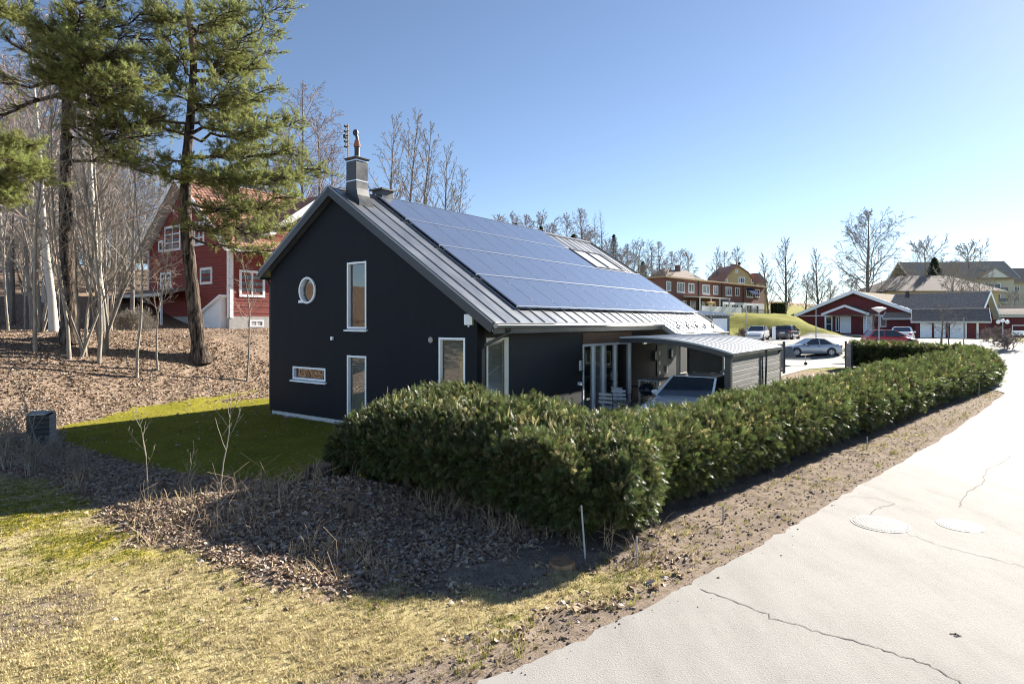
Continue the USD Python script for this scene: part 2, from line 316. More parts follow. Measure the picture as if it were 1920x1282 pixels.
MATS['asphalt'] = usdkit.material(stage, '/World/Looks/asphalt', N, [('g.position', 'n1.vector'), ('g.position', 'n2.vector'), ('g.position', 'mp.vector'), ('mp.vector', 'n3.vector'), ('n1.fac', 'm.a'), ('n2.fac', 'm.b'),
     ('m.result', 'm2.a'), ('n3.fac', 'm2.b'), ('m2.result', 'r.fac'), ('r.color', 'p.base_color'), ('n2.fac', 'b.height'), ('b.normal', 'p.normal')], surface='p.BSDF')
mb = MB()
FLAT = Polygon([(-60, -60), (104.5, -60), (-43.3, 108)])   # where .75 x + .66 y < 38.8 the ground is level
cells = [FLAT] + [sbox(x0, y0, x0 + 1.5, y0 + 1.5).difference(FLAT) for x0 in np.arange(9, 91.5, 1.5) for y0 in np.arange(-12, 78.5, 1.5)]
for cb in cells:
    g = ASPH.intersection(cb)
    for pg in getattr(g, 'geoms', [g]):
        if pg.geom_type != 'Polygon' or pg.area < 1e-5: continue
        v, f = trimesh.creation.triangulate_polygon(pg, engine='earcut')
        mb.add(np.column_stack([v, zbase(v[:, 0], v[:, 1]) + .016]), f)
road = mb.build('road', 'asphalt', kind='structure', label='sun-bleached patched asphalt road and car park')
# thin kerb-less edge of the asphalt
mb = MB(); p = np.array(road_left)
for a, b in zip(p[:-1], p[1:]): mb.quad((*b, .0161), (*a, .0161), (*a, -.04), (*b, -.04))
mb.build('asphalt_edge', 'asphalt', road)

# ------------------------------------------------------------------ materials of the houses
mat('black_wall', (.0035, .0055, .0092), (.005, .0072, .0115), scale=3, rough=.6, bump=.0012, bscale=60, stretch=(1, 1, .12), spec=.22)
mat('black_wall_sunlit', (.005, .0065, .0095), (.007, .0085, .012), scale=3, rough=.62, bump=.0012, bscale=60, stretch=(1, 1, .12), spec=.6)  # gable wall paint again, lighter and glossier to show the grazing sun
mat('black_metal', (.02, .022, .026), (.032, .034, .038), scale=2, rough=.38, metal=.0, spec=.6, rvar=.08)
mat('roof_metal', (.26, .27, .285), (.33, .34, .355), scale=1.2, rough=.36, metal=.8, rvar=.05, stretch=(1, .3, 1))
mat('gutter_metal', (.22, .22, .23), (.3, .3, .3), scale=2, rough=.35, metal=.6)
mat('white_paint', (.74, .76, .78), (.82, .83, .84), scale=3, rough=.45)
mat('plinth', (.42, .42, .42), (.55, .55, .54), scale=5, rough=.85, bump=.004, bscale=40)
mat('interior', (.50, .46, .40), (.56, .52, .46), rough=.9)
mat('blind', (.42, .38, .30), (.50, .45, .36), rough=.6, transl=.2)
mat('aluminium', (.6, .61, .62), (.7, .7, .71), rough=.3, metal=.9)
mat('solar_cell', (.15, .18, .25), (.17, .20, .28), scale=3, rough=.2, spec=.8, coat=.6, metal=.5)
mat('warm_wood', (.13, .065, .035), (.24, .13, .075), scale=6, rough=.55, stretch=(.15, 1, 4), bump=.002)
mat('terracotta', (.16, .065, .035), (.24, .10, .055), scale=9, rough=.8)
mat('rubber', (.015, .015, .015), (.03, .03, .03), rough=.8)
mat('dark_plastic', (.012, .012, .013), (.02, .02, .022), rough=.5)
mat('lamp_glass', (.7, .72, .74), (.8, .8, .8), rough=.25)
mat('curtain', (.55, .53, .5), (.65, .63, .6), rough=.9, transl=.2)
pane_mat('pane', .16)
pane_mat('skylight_pane', .06, (.95, .96, .96))

# ------------------------------------------------------------------ the black house
house = thing('house', 'black rendered house with a gable front and a roof covered in solar panels', 'house', (HC[0], HC[1], 0), HROT)
RS, RW, RZ = .653, 5.3, 6.80
def zr(w): return RZ - RS * (RW - w) if w <= RW else RZ - .641 * (w - RW)
def gmap(v): v = np.asarray(v, float); return np.stack([-v[:, 1], v[:, 0], v[:, 2]], 1)          # (w, out, z) on the gable
def fmap(v): v = np.asarray(v, float); return np.stack([v[:, 0], -v[:, 1], v[:, 2]], 1)          # (s, out, z) on the facade
def boxes(mapf, lst):
    m = MB()
    for b in lst: m.box(*b)
    m.v = [mapf(x) for x in m.v]; return m
L_, W_ = 14.72, 8.56
open_g = {'round': Point(6.6, 3.89).buffer(.36, 24), 'small': sbox(5.75, 1.19, 7.36, 1.58), 'upper': sbox(3.95, 2.75, 4.77, 4.62), 'lower': sbox(3.95, .18, 4.77, 2.0), 'tall': sbox(.37, .30, 1.235, 2.56)}
gpoly = Polygon([(0, .13), (W_, .13), (W_, zr(W_) - .2), (RW, RZ - .2), (0, zr(0) - .2)]).difference(shapely.union_all(list(open_g.values())))
MB().poly(gpoly, -.28, 0, ((0, 0, 0), (0, 1, 0), (0, 0, 1), (-1, 0, 0))).build('gable_wall', 'black_wall', house)
open_f = {'side': sbox(.352, .30, 1.24, 2.555), 'doors': sbox(5.03, .10, 8.41, 2.262)}
fpoly = sbox(.28, .13, L_, zr(0) - .2).difference(shapely.union_all(list(open_f.values())))
MB().poly(fpoly, -.28, 0, ((0, 0, 0), (1, 0, 0), (0, 0, 1), (0, -1, 0))).build('facade_wall', 'black_wall_sunlit', house)
MB().box(.28, L_, W_ - .28, W_, .13, zr(W_) - .2).build('rear_wall', 'black_wall', house)
MB().poly(Polygon([(.28, .13), (W_ - .28, .13), (W_ - .28, zr(W_ - .28) - .22), (RW, RZ - .22), (.28, zr(.28) - .22)]), 0, .28, ((L_ - .28, 0, 0), (0, 1, 0), (0, 0, 1), (1, 0, 0))).build('far_gable_wall', 'black_wall', house)
MB().box(.03, L_, .03, W_ - .03, -.3, .128).build('plinth', 'plinth', house)
m = MB().box(.3, L_ - .3, .3, W_ - .3, .13, .2).box(.3, L_ - .3, .3, W_ - .3, 2.62, 2.75).box(4.4, 4.5, .3, W_ - .3, .2, 2.62).box(.3, L_ - .3, 4.6, 4.7, .2, 2.62)
m.build('interior_floors', 'interior', house)
def slab(m, s0, s1, w0, w1, th=.2):
    a, b = zr(w0), zr(w1)
    if w1 > RW: b = RZ - .641 * (w1 - RW)
    return m.hexa([(s0, w0, a - th), (s1, w0, a - th), (s1, w1, b - th), (s0, w1, b - th), (s0, w0, a), (s1, w0, a), (s1, w1, b), (s0, w1, b)])
S0, S1 = -.22, 14.95
roof = slab(slab(slab(MB(), S0, S1, -.65, RW), 9.5, S1, -1.2, -.65), S0, S1, RW, 8.80).build('roof', 'roof_metal', house)
# verge boards along both gables, fascias
for s in (S0 - .035, S1):
    for (w0, w1) in ((-.66, RW), (RW, 8.81)):
        MB().bar((s + .018, w0, zr(w0) - .09), (s + .018, w1, (zr(w1) if w1 > w0 and w1 <= RW else RZ - .641 * (w1 - RW)) - .09), .034, .27, up=(0, 0, 1)).build('verge_board', 'black_metal', house)
m = MB()
for (w0, w1) in ((-.66, RW), (RW, 8.81)):
    z1 = zr(w1)
    m.bar((S0 + .10, w0, zr(w0) + .02), (S0 + .10, w1, z1 + .02), .27, .036)
m.build('verge_flashing', 'roof_metal', house)
MB().box(S0, 9.5, -.69, -.651, zr(-.65) - .24, zr(-.65) - .012).build('fascia', 'black_metal', house)
MB().box(S0, S1, 8.801, 8.84, zr(8.8) - .26, zr(8.8) - .01).build('fascia', 'black_metal', house)
MB().box(9.5, S1, -1.24, -1.201, zr(-1.2) - .22, zr(-1.2) - .012).build('fascia', 'black_metal', house)
for k in range(27):                                      # standing seams
    s = .33 + .555 * k
    if s > S1 - .1: break
    w0 = -1.19 if s > 9.5 else -.64
    MB().bar((s, w0, zr(w0) + .016), (s, RW - .05, zr(RW - .05) + .010), .042, .026).build('roof_seam', 'roof_metal', roof)
for k in range(27):
    s = .33 + .555 * k
    if s < S1 - .1: MB().bar((s, RW + .05, zr(RW + .05) + .014), (s, 8.79, zr(8.79) + .014), .022, .03).build('roof_seam', 'roof_metal', roof)
m = MB()
for w0, w1 in ((RW - .13, RW), (RW, RW + .13)): m.bar((S0, (w0 + w1) / 2, zr((w0 + w1) / 2) + .035), (S1, (w0 + w1) / 2, zr((w0 + w1) / 2) + .035), .17, .03, up=(0, -RS if w1 <= RW else .641, 1))
m.build('ridge_cap', 'gutter_metal', roof)
# gutters
def gutter(s0, s1, w, z, out, name='gutter'):
    g = np.linspace(0, np.pi, 9); pr = [(w + out * .065 + .065 * np.cos(a), z - .065 * np.sin(a)) for a in g]; m = MB()
    for (a, b) in zip(pr[:-1], pr[1:]): m.quad((s0, *a), (s1, *a), (s1, *b), (s0, *b))
    m.tube([(s0, w + out * .13, z + .004), (s1, w + out * .13, z + .004)], .012, 6)
    for s in (s0, s1): m.add([(s, *p) for p in pr], [[0, k, k + 1] for k in range(1, 8)])
    return m.build(name, 'gutter_metal', house)
gutter(S0 - .05, 9.5, -.695, zr(-.65) - .05, -1)
gutter(9.52, S1 + .05, -1.245, zr(-1.2) - .05, -1)
gutter(S0 - .05, S1, 8.845, zr(8.8) - .06, 1)
zg0 = zr(-.65) - .1
MB().tube([(.30, -.75, zg0), (.30, -.74, zg0 - .10), (.22, -.55, zg0 - .22), (.12, -.16, zg0 - .42), (.11, -.10, zg0 - .52), (.11, -.09, .15)], .04, 10).build('downpipe', 'black_metal', house, smooth=40)
zl = zr(8.8) - .12
MB().tube([(.05, 8.9, zl), (.05, 8.88, zl - .1), (.05, 8.72, zl - .26), (.05, 8.66, zl - .34), (.05, 8.655, .1)], .04, 10).build('downpipe', 'black_metal', house, smooth=40)
# windows; a pane is one sheet facing out, so that the glass reads as entered once
def pane(mapf, a0, a1, d, z0, z1, m_='pane', par=None, pts=None):
    q = np.array(pts if pts is not None else [(a0, d, z0), (a1, d, z0), (a1, d, z1), (a0, d, z1)], float); v = mapf(q); out = mapf([[0, 1, 0]])[0] - mapf([[0, 0, 0]])[0]
    f = [[0, i, i + 1] for i in range(1, len(q) - 1)]
    if np.dot(np.cross(v[1] - v[0], v[2] - v[0]), out) < 0: f = [x[::-1] for x in f]
    return MB().add(v, f).build('pane', m_, par)
def window(mapf, a0, a1, z0, z1, name='window', sill=True, blind=False, mull=(), fr=.055, par=house, depth=.07, flip=1):
    f = boxes(mapf, [(a0, a1, -depth - .02, .012, z1 - fr, z1), (a0, a1, -depth - .02, .012, z0, z0 + fr), (a0, a0 + fr, -depth - .02, .0125, z0 + fr, z1 - fr), (a1 - fr, a1, -depth - .02, .0125, z0 + fr, z1 - fr)]
              + [(x - .05, x + .05, -depth - .018, .002, z0 + fr, z1 - fr) for x in mull]).build(name, 'white_paint', par)
    xs = [a0 + fr] + [q for x in mull for q in (x - .05, x + .05)] + [a1 - fr]
    for k in range(0, len(xs), 2):
        pane(mapf, xs[k], xs[k + 1], -depth, z0 + fr, z1 - fr, par=f)
    if sill:
        m = MB().hexa([(a0 - .07, -.05, z0 - .045), (a1 + .07, -.05, z0 - .045), (a1 + .07, .075, z0 - .075), (a0 - .07, .075, z0 - .075), (a0 - .07, -.05, z0 - .002), (a1 + .07, -.05, z0 - .002), (a1 + .07, .075, z0 - .032), (a0 - .07, .075, z0 - .032)])
        m.v = [mapf(x) for x in m.v]; m.build('sill', 'white_paint', f)
    if blind:
        m = MB(); n = int((z1 - z0 - .12) / .048)
        for k in range(n):
            z = z1 - fr - .03 - .048 * k
            m.hexa([(a0 + fr + .01, -depth - .07, z + .016), (a1 - fr - .01, -depth - .07, z + .016), (a1 - fr - .01, -depth - .045, z - .018), (a0 + fr + .01, -depth - .045, z - .018),
                    (a0 + fr + .01, -depth - .07, z + .018), (a1 - fr - .01, -depth - .07, z + .018), (a1 - fr - .01, -depth - .045, z - .016), (a0 + fr + .01, -depth - .045, z - .016)])
        m.box(a0 + fr, a1 - fr, -depth - .08, -depth - .04, z1 - fr - .03, z1 - fr)
        m.v = [mapf(x) for x in m.v]; m.build('blind', 'blind', f)
    return f
window(gmap, 5.75, 7.36, 1.19, 1.58)
window(gmap, 3.95, 4.77, 2.75, 4.62)
window(gmap, 3.95, 4.77, .18, 2.0, sill=False, blind=True)
window(gmap, .37, 1.235, .30, 2.56, sill=False, blind=True)
window(fmap, .352, 1.24, .30, 2.555, sill=False, blind=True)
ring = Point(6.6, 3.89).buffer(.40, 32).difference(Point(6.6, 3.89).buffer(.345, 32))
gfr = ((0, 0, 0), (0, 1, 0), (0, 0, 1), (-1, 0, 0))
rw = MB().poly(ring, -.1, .05, gfr).poly(sbox(6.75, 3.52, 7.0, 3.60), -.02, .06, gfr).build('round_window', 'white_paint', house, smooth=40)
pane(gmap, 0, 0, 0, 0, 0, par=rw, pts=[(6.6 + .346 * math.cos(a), -.055, 3.89 + .346 * math.sin(a)) for a in np.linspace(0, 2 * math.pi, 33)[:-1]])
# sliding doors in the facade
dr = window(fmap, 5.03, 8.41, .10, 2.262, name='glass_door', sill=False, mull=(5.79, 6.46, 7.30), fr=.075)
boxes(fmap, [(7.25, 7.28, .0, .05, 1.0, 1.3)]).build('handle', 'aluminium', dr)
m = MB()
for k in range(34):
    a = 6.55 + .02 * k; d = -.35 + .03 * math.sin(k * 1.9)
    m.quad((a, -d, .2), (a + .02, .35 - .03 * math.sin((k + 1) * 1.9), .2), (a + .02, .35 - .03 * math.sin((k + 1) * 1.9), 2.2), (a, -d, 2.2))
m.build('curtain', 'curtain', dr)
for k in range(3):
    z = 2.268 + .112 * k
    boxes(fmap, [(5.03, 8.42, .001, .022 + .003 * (k % 2), z, z + .108)]).build('wood_board', 'warm_wood', house)
ed = boxes(fmap, [(10.62, 11.6, .001, .03, .12, 2.06)]).build('entrance_door', 'dark_plastic', house)
for k in range(4): boxes(fmap, [(10.78, 10.92, .029, .036, .55 + .38 * k, .69 + .38 * k)]).build('door_light', 'lamp_glass', ed)
boxes(fmap, [(11.42, 11.47, .03, .09, 1.0, 1.25)]).build('handle', 'aluminium', ed)
# small things on the walls
for s, z in ((4.79, 1.64), (10.43, 1.67), (12.0, 1.68)):
    lm = boxes(fmap, [(s - .075, s + .075, 0.001, .05, z - .19, z + .19), (s - .075, s + .075, .05, .11, z + .15, z + .19), (s - .075, s + .075, .05, .11, z - .19, z - .15)] + [(s - .07, s + .07, .1, .11, z - .15 + .06 * k, z - .13 + .06 * k) for k in range(5)]).build('wall_lamp', 'black_metal', house)
    boxes(fmap, [(s - .055, s + .055, .05, .095, z - .15, z + .15)]).build('lamp_shade', 'lamp_glass', lm)
boxes(fmap, [(4.73, 4.82, .001, .10, 1.05, 1.14)]).build('outdoor_socket', 'white_paint', house)
MB().box(-.06, -.001, .11, .36, 2.87, 3.13, .012).box(-.05, -.02, .22, .25, 2.82, 2.87).build('alarm_siren', 'white_paint', house)
MB().box(-.05, -.001, 5.38, 5.47, 2.42, 2.52).build('sensor_box', 'white_paint', house)
MB().tube([(-.001, 1.507, 2.49), (-.03, 1.507, 2.49), (-.045, 1.507, 2.49)], [.075, .075, .05], 18).build('vent_disc', 'curtain', house)
# solar panels: four rows, the upper two stop at the skylight
th = math.atan(RS); cw = 5.34 / 4
fra, cel = [], []
for r in range(4):
    for c in range(13 if r < 2 else 9):
        s0 = 1.44 + 1.015 * c; s1 = s0 + .993; w0 = -.14 + cw * r; w1 = w0 + cw - .022
        up = np.array([0, -math.sin(th), math.cos(th)])
        def pt(s, w, h): return np.array([s, w, zr(w)]) + up * h
        P = [pt(s0, w0, .07), pt(s1, w0, .07), pt(s1, w1, .07), pt(s0, w1, .07), pt(s0, w0, .105), pt(s1, w0, .105), pt(s1, w1, .105), pt(s0, w1, .105)]
        pn = MB().hexa(P).build('solar_panel', 'solar_cell', house)
for r in range(5):                                       # bright mounting rails in the gaps between the rows
    w = -.14 + cw * r - .011
    MB().bar((1.40, w, zr(w) + .098), (14.64 if r < 3 else 10.58, w, zr(w) + .098), .05 if 0 < r < 4 else .03, .05, up=(0, -RS, 1)).build('panel_rail', 'aluminium', house)
m = MB()
for r in range(4):
    for c in range(1, 13 if r < 2 else 9):
        for q in (.22, .78):
            w = -.14 + cw * (r + q); p = np.array([1.44 + 1.015 * c - .006, w, zr(w)]) + np.array([0, -math.sin(th), math.cos(th)]) * .107
            m.bar(p - [0, .03, .03 * RS], p + [0, .03, .03 * RS], .03, .012)
m.build('panel_clamps', 'aluminium', house)
# skylight
def rbox(m, s0, s1, w0, w1, h0, h1):
    up = np.array([0, -math.sin(th), math.cos(th)])
    q = lambda s, w, h: np.array([s, w, zr(w)]) + up * h
    return m.hexa([q(s0, w0, h0), q(s1, w0, h0), q(s1, w1, h0), q(s0, w1, h0), q(s0, w0, h1), q(s1, w0, h1), q(s1, w1, h1), q(s0, w1, h1)])
def rp3(s, w): return np.array([s, w, zr(w)]) + np.array([0, -math.sin(th), math.cos(th)]) * .10
m = MB()
for a in ((10.70, 13.3, 2.62, 2.70), (10.70, 13.3, 3.86, 3.94), (10.70, 10.78, 2.70, 3.86), (11.96, 12.04, 2.70, 3.86), (13.22, 13.3, 2.70, 3.86)): rbox(m, *a, .005, .13)
skl = m.build('skylight', 'black_metal', house)
for a in ((10.78, 11.96), (12.04, 13.22)): MB().quad(rp3(a[0], 2.70), rp3(a[1], 2.70), rp3(a[1], 3.86), rp3(a[0], 3.86)).build('pane', 'skylight_pane', skl); rbox(MB(), *a, 2.70, 3.86, .075, .09).build('blind', 'white_paint', skl)  # white plate added under the glass, in place of white sky glare
rbox(MB(), 10.72, 13.28, 2.52, 2.615, .01, .06).build('flashing', 'gutter_metal', skl)
# snow guards on the low eave
for k in range(5):
    s = 10.1 + .95 * k
    MB().tube([(s, -1.0, zr(-1.0) + .03), (s + .04, -.98, zr(-1) + .16), (s + .16, -.96, zr(-1) + .19), (s + .28, -.98, zr(-1) + .14), (s + .3, -1.0, zr(-1) + .03)], .018, 6).tube([(s + .1, -1.05, zr(-1.05) + .02), (s + .2, -.9, zr(-.9) + .2)], .02, 5).build('snow_guard', 'black_metal', roof)
# chimney
cs, cwd = .40, 4.83
def loft(m, secs):
    for (z, a, b, dw) in secs: m_ = None
    V = []
    for (z, a, b, dw) in secs: V += [(cs - a, cwd - b + dw, z), (cs + a, cwd - b + dw, z), (cs + a, cwd + b + dw, z), (cs - a, cwd + b + dw, z)]
    F = [[3, 2, 1, 0]]; n = len(secs)
    for k in range(n - 1):
        for i in range(4): F.append([4 * k + i, 4 * k + (i + 1) % 4, 4 * k + 4 + (i + 1) % 4, 4 * k + 4 + i])
    F.append([4 * n - 4, 4 * n - 3, 4 * n - 2, 4 * n - 1]); return m.add(V, F)
ch = loft(MB(), [(6.1, .27, .40, 0), (6.38, .25, .35, -.05), (6.56, .225, .27, -.02), (6.76, .212, .235, 0), (7.0, .21, .22, 0), (7.6, .21, .22, 0)]).build('chimney', 'black_metal', house)
loft(MB(), [(7.6, .23, .24, 0), (7.64, .26, .27, 0), (7.655, .26, .27, 0)]).build('chimney_cap', 'black_metal', ch)
for z in (6.97, 7.55): loft(MB(), [(z, .217, .227, 0), (z + .03, .217, .227, 0)]).build('strap', 'aluminium', ch)
MB().tube([(cs, cwd, 7.62), (cs, cwd, 8.0)], .075, 12).build('flue_pipe', 'dark_plastic', ch, smooth=40)
MB().lathe([(.0, 8.0), (.09, 8.0), (.1, 8.05), (.07, 8.16), (.06, 8.2), (0, 8.2)], (cs, cwd, 0), 14).build('flue_collar', 'terracotta', ch, smooth=40)
MB().tube([(cs, cwd, 8.15), (cs, cwd, 8.27), (cs, cwd + .04, 8.36)], [.045, .04, .05], 10).lathe([(0, 8.33), (.07, 8.36), (.085, 8.43), (.06, 8.5), (0, 8.52)], (cs, cwd + .06, 0), 12).build('flue_cowl', 'dark_plastic', ch, smooth=40)
m = MB().tube([(cs + .02, cwd + .42, 6.3), (cs + .02, cwd + .42, 8.75)], .02, 8).tube([(cs + .02, cwd + .52, 8.05), (cs + .02, cwd + .52, 8.75)], .012, 6)
for z in (8.1, 8.25, 8.42, 8.55, 8.7): m.bar((cs + .02, cwd + .4, z), (cs + .02, cwd + .56, z), .02, .02).box(cs - .03, cs + .06, cwd + .5, cwd + .56, z - .02, z + .03)
m.box(cs - .04, cs + .08, cwd + .48, cwd + .58, 8.36, 8.46).bar((cs + .02, cwd + .2, 6.98), (cs + .02, cwd + .42, 6.98), .02, .02).bar((cs + .02, cwd + .2, 7.57), (cs + .02, cwd + .42, 7.57), .02, .02)
m.build('antenna_mast', 'dark_plastic', house)
MB().box(1.55, 2.0, 5.05, 5.5, 6.5, 7.0).box(1.48, 2.07, 4.98, 5.57, 7.0, 7.05).build('roof_vent', 'black_metal', house)

# ------------------------------------------------------------------ terrace and carport
MB().poly(Polygon([(4.2, -3.6), (13.8, -3.9), (13.8, -.01), (4.2, -.01)]), -.2, .06, ((HC[0], HC[1], 0), (TX, TY, 0), (-TY, TX, 0), (0, 0, 1))).build('terrace', 'plinth', kind='structure', label='concrete terrace along the facade')
mat('carport_roof', (.46, .46, .46), (.54, .54, .53), scale=1.5, rough=.42, metal=.3, rvar=.05)
mat('plank_grey', (.095, .095, .10), (.19, .185, .18), scale=3, rough=.7, stretch=(.4, 3, 9), bump=.003, bscale=14, rnd=.25, spec=.5)
mat('grey_panel', (.10, .105, .115), (.13, .135, .145), scale=2, rough=.6)
mat('beam_white', (.6, .58, .52), (.7, .68, .62), rough=.6)
cp = thing('carport', 'carport with curved ribbed metal roof and grey plank wall on the house side', 'carport', (HC[0], HC[1], 0), HROT)
A0, A1 = 5.86, 11.7
def czp(w):                                              # roof height across
    t = (-.88 - w) / 3.3; return 2.47 + .22 * t - .60 * t * t
ws = np.linspace(-.82, -4.2, 17)
m = MB()
for a, b in zip(ws[:-1], ws[1:]):
    m.hexa([(A0, b, czp(b) - .03), (A1, b, czp(b) - .03), (A1, a, czp(a) - .03), (A0, a, czp(a) - .03), (A0, b, czp(b)), (A1, b, czp(b)), (A1, a, czp(a)), (A0, a, czp(a))])
cr = m.build('roof', 'carport_roof', cp)
for k in range(12):
    s = A0 + .03 + .525 * k
    m = MB()
    for a, b in zip(ws[:-1], ws[1:]): m.hexa([(s - .03, b, czp(b) - .005), (s + .03, b, czp(b) - .005), (s + .03, a, czp(a) - .005), (s - .03, a, czp(a) - .005), (s - .018, b, czp(b) + .02), (s + .018, b, czp(b) + .02), (s + .018, a, czp(a) + .02), (s - .018, a, czp(a) + .02)])
    m.build('roof_rib', 'carport_roof', cr)
for s in (A0, A1 - .05):                                 # curved edge beams
    m = MB()
    for a, b in zip(ws[:-1], ws[1:]):
        m.hexa([(s, b, czp(b) - .17), (s + .05, b, czp(b) - .17), (s + .05, a, czp(a) - .17 + .05 * (a > -1.1)), (s, a, czp(a) - .17), (s, b, czp(b) - .03), (s + .05, b, czp(b) - .03), (s + .05, a, czp(a) - .03), (s, a, czp(a) - .03)])
    m.build('edge_beam', 'black_metal', cp)
zf = czp(-4.2)
MB().box(A0, A1, -4.24, -4.205, zf - .10, zf - .01).build('fascia', 'black_metal', cp)
MB().box(A0 + .0, A0 + .16, -4.17, -4.0, 0, zf - .06, .006).build('post', 'black_metal', cp)
MB().box(A1 - .16, A1, -4.17, -4.0, 0, zf - .06, .006).build('post', 'black_metal', cp)
MB().box(10.45, 10.57, -.96, -.84, 0, 2.36).build('post', 'beam_white', cp, label='white post beside the entrance')
MB().box(A1 - .14, A1 - .02, -.96, -.84, 0, 2.36).build('post', 'black_metal', cp)
MB().box(8.1, 10.4, -.62, -.55, 2.2, 2.29).build('cross_beam', 'beam_white', cp)
r4 = random.Random(4)
for k in range(13):                                      # horizontal planks facing the hedge
    z0 = .12 + .145 * k
    if z0 + .14 > zf - .1: break
    cut = A0 + .16 + (A1 - A0 - .32) * r4.choice([.35, .45, .6, .7])
    for a, b in ((A0 + .16, cut - .004), (cut + .004, A1 - .16)):
        MB().box(a, b, -4.165 - .004 * (k % 2), -4.13, z0, z0 + .132, .004).build('plank', 'plank_grey', cp)
MB().box(A0 + .16, A1 - .16, -4.128, -4.09, .1, zf - .1).build('backing', 'black_metal', cp)
fw = Polygon([(-.95, .05), (-4.1, .05), (-4.1, czp(-4.1) - .2), (-2.6, czp(-2.6) - .2), (-.95, czp(-.95) - .2)]).difference(sbox(-3.45, 1.15, -2.2, 1.75))
MB().poly(fw, 0, .06, ((A1 - .2, 0, 0), (0, 1, 0), (0, 0, 1), (1, 0, 0))).build('end_wall', 'grey_panel', cp)
mp_ = lambda v: np.stack([A1 - .2 - np.asarray(v)[:, 1], np.asarray(v)[:, 0], np.asarray(v)[:, 2]], 1)
window(mp_, -3.45, -2.2, 1.15, 1.75, par=cp, depth=.03)
m = MB().tube([(9.35, -4.26, zf - .02), (9.35, -4.255, zf - .2), (9.35, -4.23, .9), (9.33, -4.24, .55), (9.45, -4.27, .45)], .03, 8)
m.build('downpipe', 'black_metal', cp, smooth=40)
MB().tube([(9.05, -4.2, zf - .25), (9.08, -4.215, 1.0), (9.12, -4.22, .3)], .022, 6).build('cable', 'rubber', cp)
MB().tube([(6.9, -4.19, .6), (6.98, -4.21, .82), (7.06, -4.21, .86), (7.12, -4.2, .62)], .016, 6).build('wall_hook', 'black_metal', cp)

# ------------------------------------------------------------------ cars
mat('car_white', (.80, .80, .79), (.84, .84, .83), rough=.22, coat=.8, spec=.5)
mat('car_silver', (.36, .37, .40), (.42, .43, .46), rough=.28, coat=.8, metal=.5)
mat('car_dark', (.03, .03, .035), (.045, .045, .05), rough=.25, coat=.8)
mat('car_red', (.32, .02, .02), (.38, .03, .025), rough=.25, coat=.8)
mat('car_glass', (.012, .016, .02), (.02, .024, .03), rough=.06, spec=.8, coat=.5)
mat('tyre', (.018, .018, .018), (.03, .03, .03), rough=.85)
mat('rim', (.3, .3, .31), (.42, .42, .43), rough=.35, metal=.8)
mat('tail_red', (.4, .015, .012), (.5, .02, .015), rough=.2, coat=.5)
mat('plate', (.7, .7, .68), (.8, .8, .78), rough=.5)
KIND = {   # body: (x, top z, half width) from rear to front; glasshouse: rear base, roof rear, roof front, screen base
    'sedan': ([(-.5, .40, .80), (-.485, .60, .90), (-.44, .69, .95), (-.30, .70, .99), (-.1, .675, 1.0), (.08, .665, 1.0), (.20, .655, .99), (.30, .60, .97), (.42, .52, .92), (.48, .44, .84), (.5, .34, .76)], (-.37, -.19, .03, .21)),
    'hatch': ([(-.5, .42, .84), (-.49, .60, .92), (-.46, .68, .96), (-.30, .66, .99), (-.1, .64, 1.0), (.08, .62, 1.0), (.22, .60, .99), (.32, .55, .97), (.42, .48, .92), (.48, .40, .84), (.5, .30, .76)], (-.47, -.37, .03, .26)),
    'suv': ([(-.5, .42, .86), (-.49, .60, .94), (-.46, .66, .97), (-.30, .655, .99), (-.1, .645, 1.0), (.08, .64, 1.0), (.20, .63, .99), (.30, .60, .97), (.42, .56, .93), (.48, .48, .86), (.5, .36, .80)], (-.47, -.39, .02, .20))}
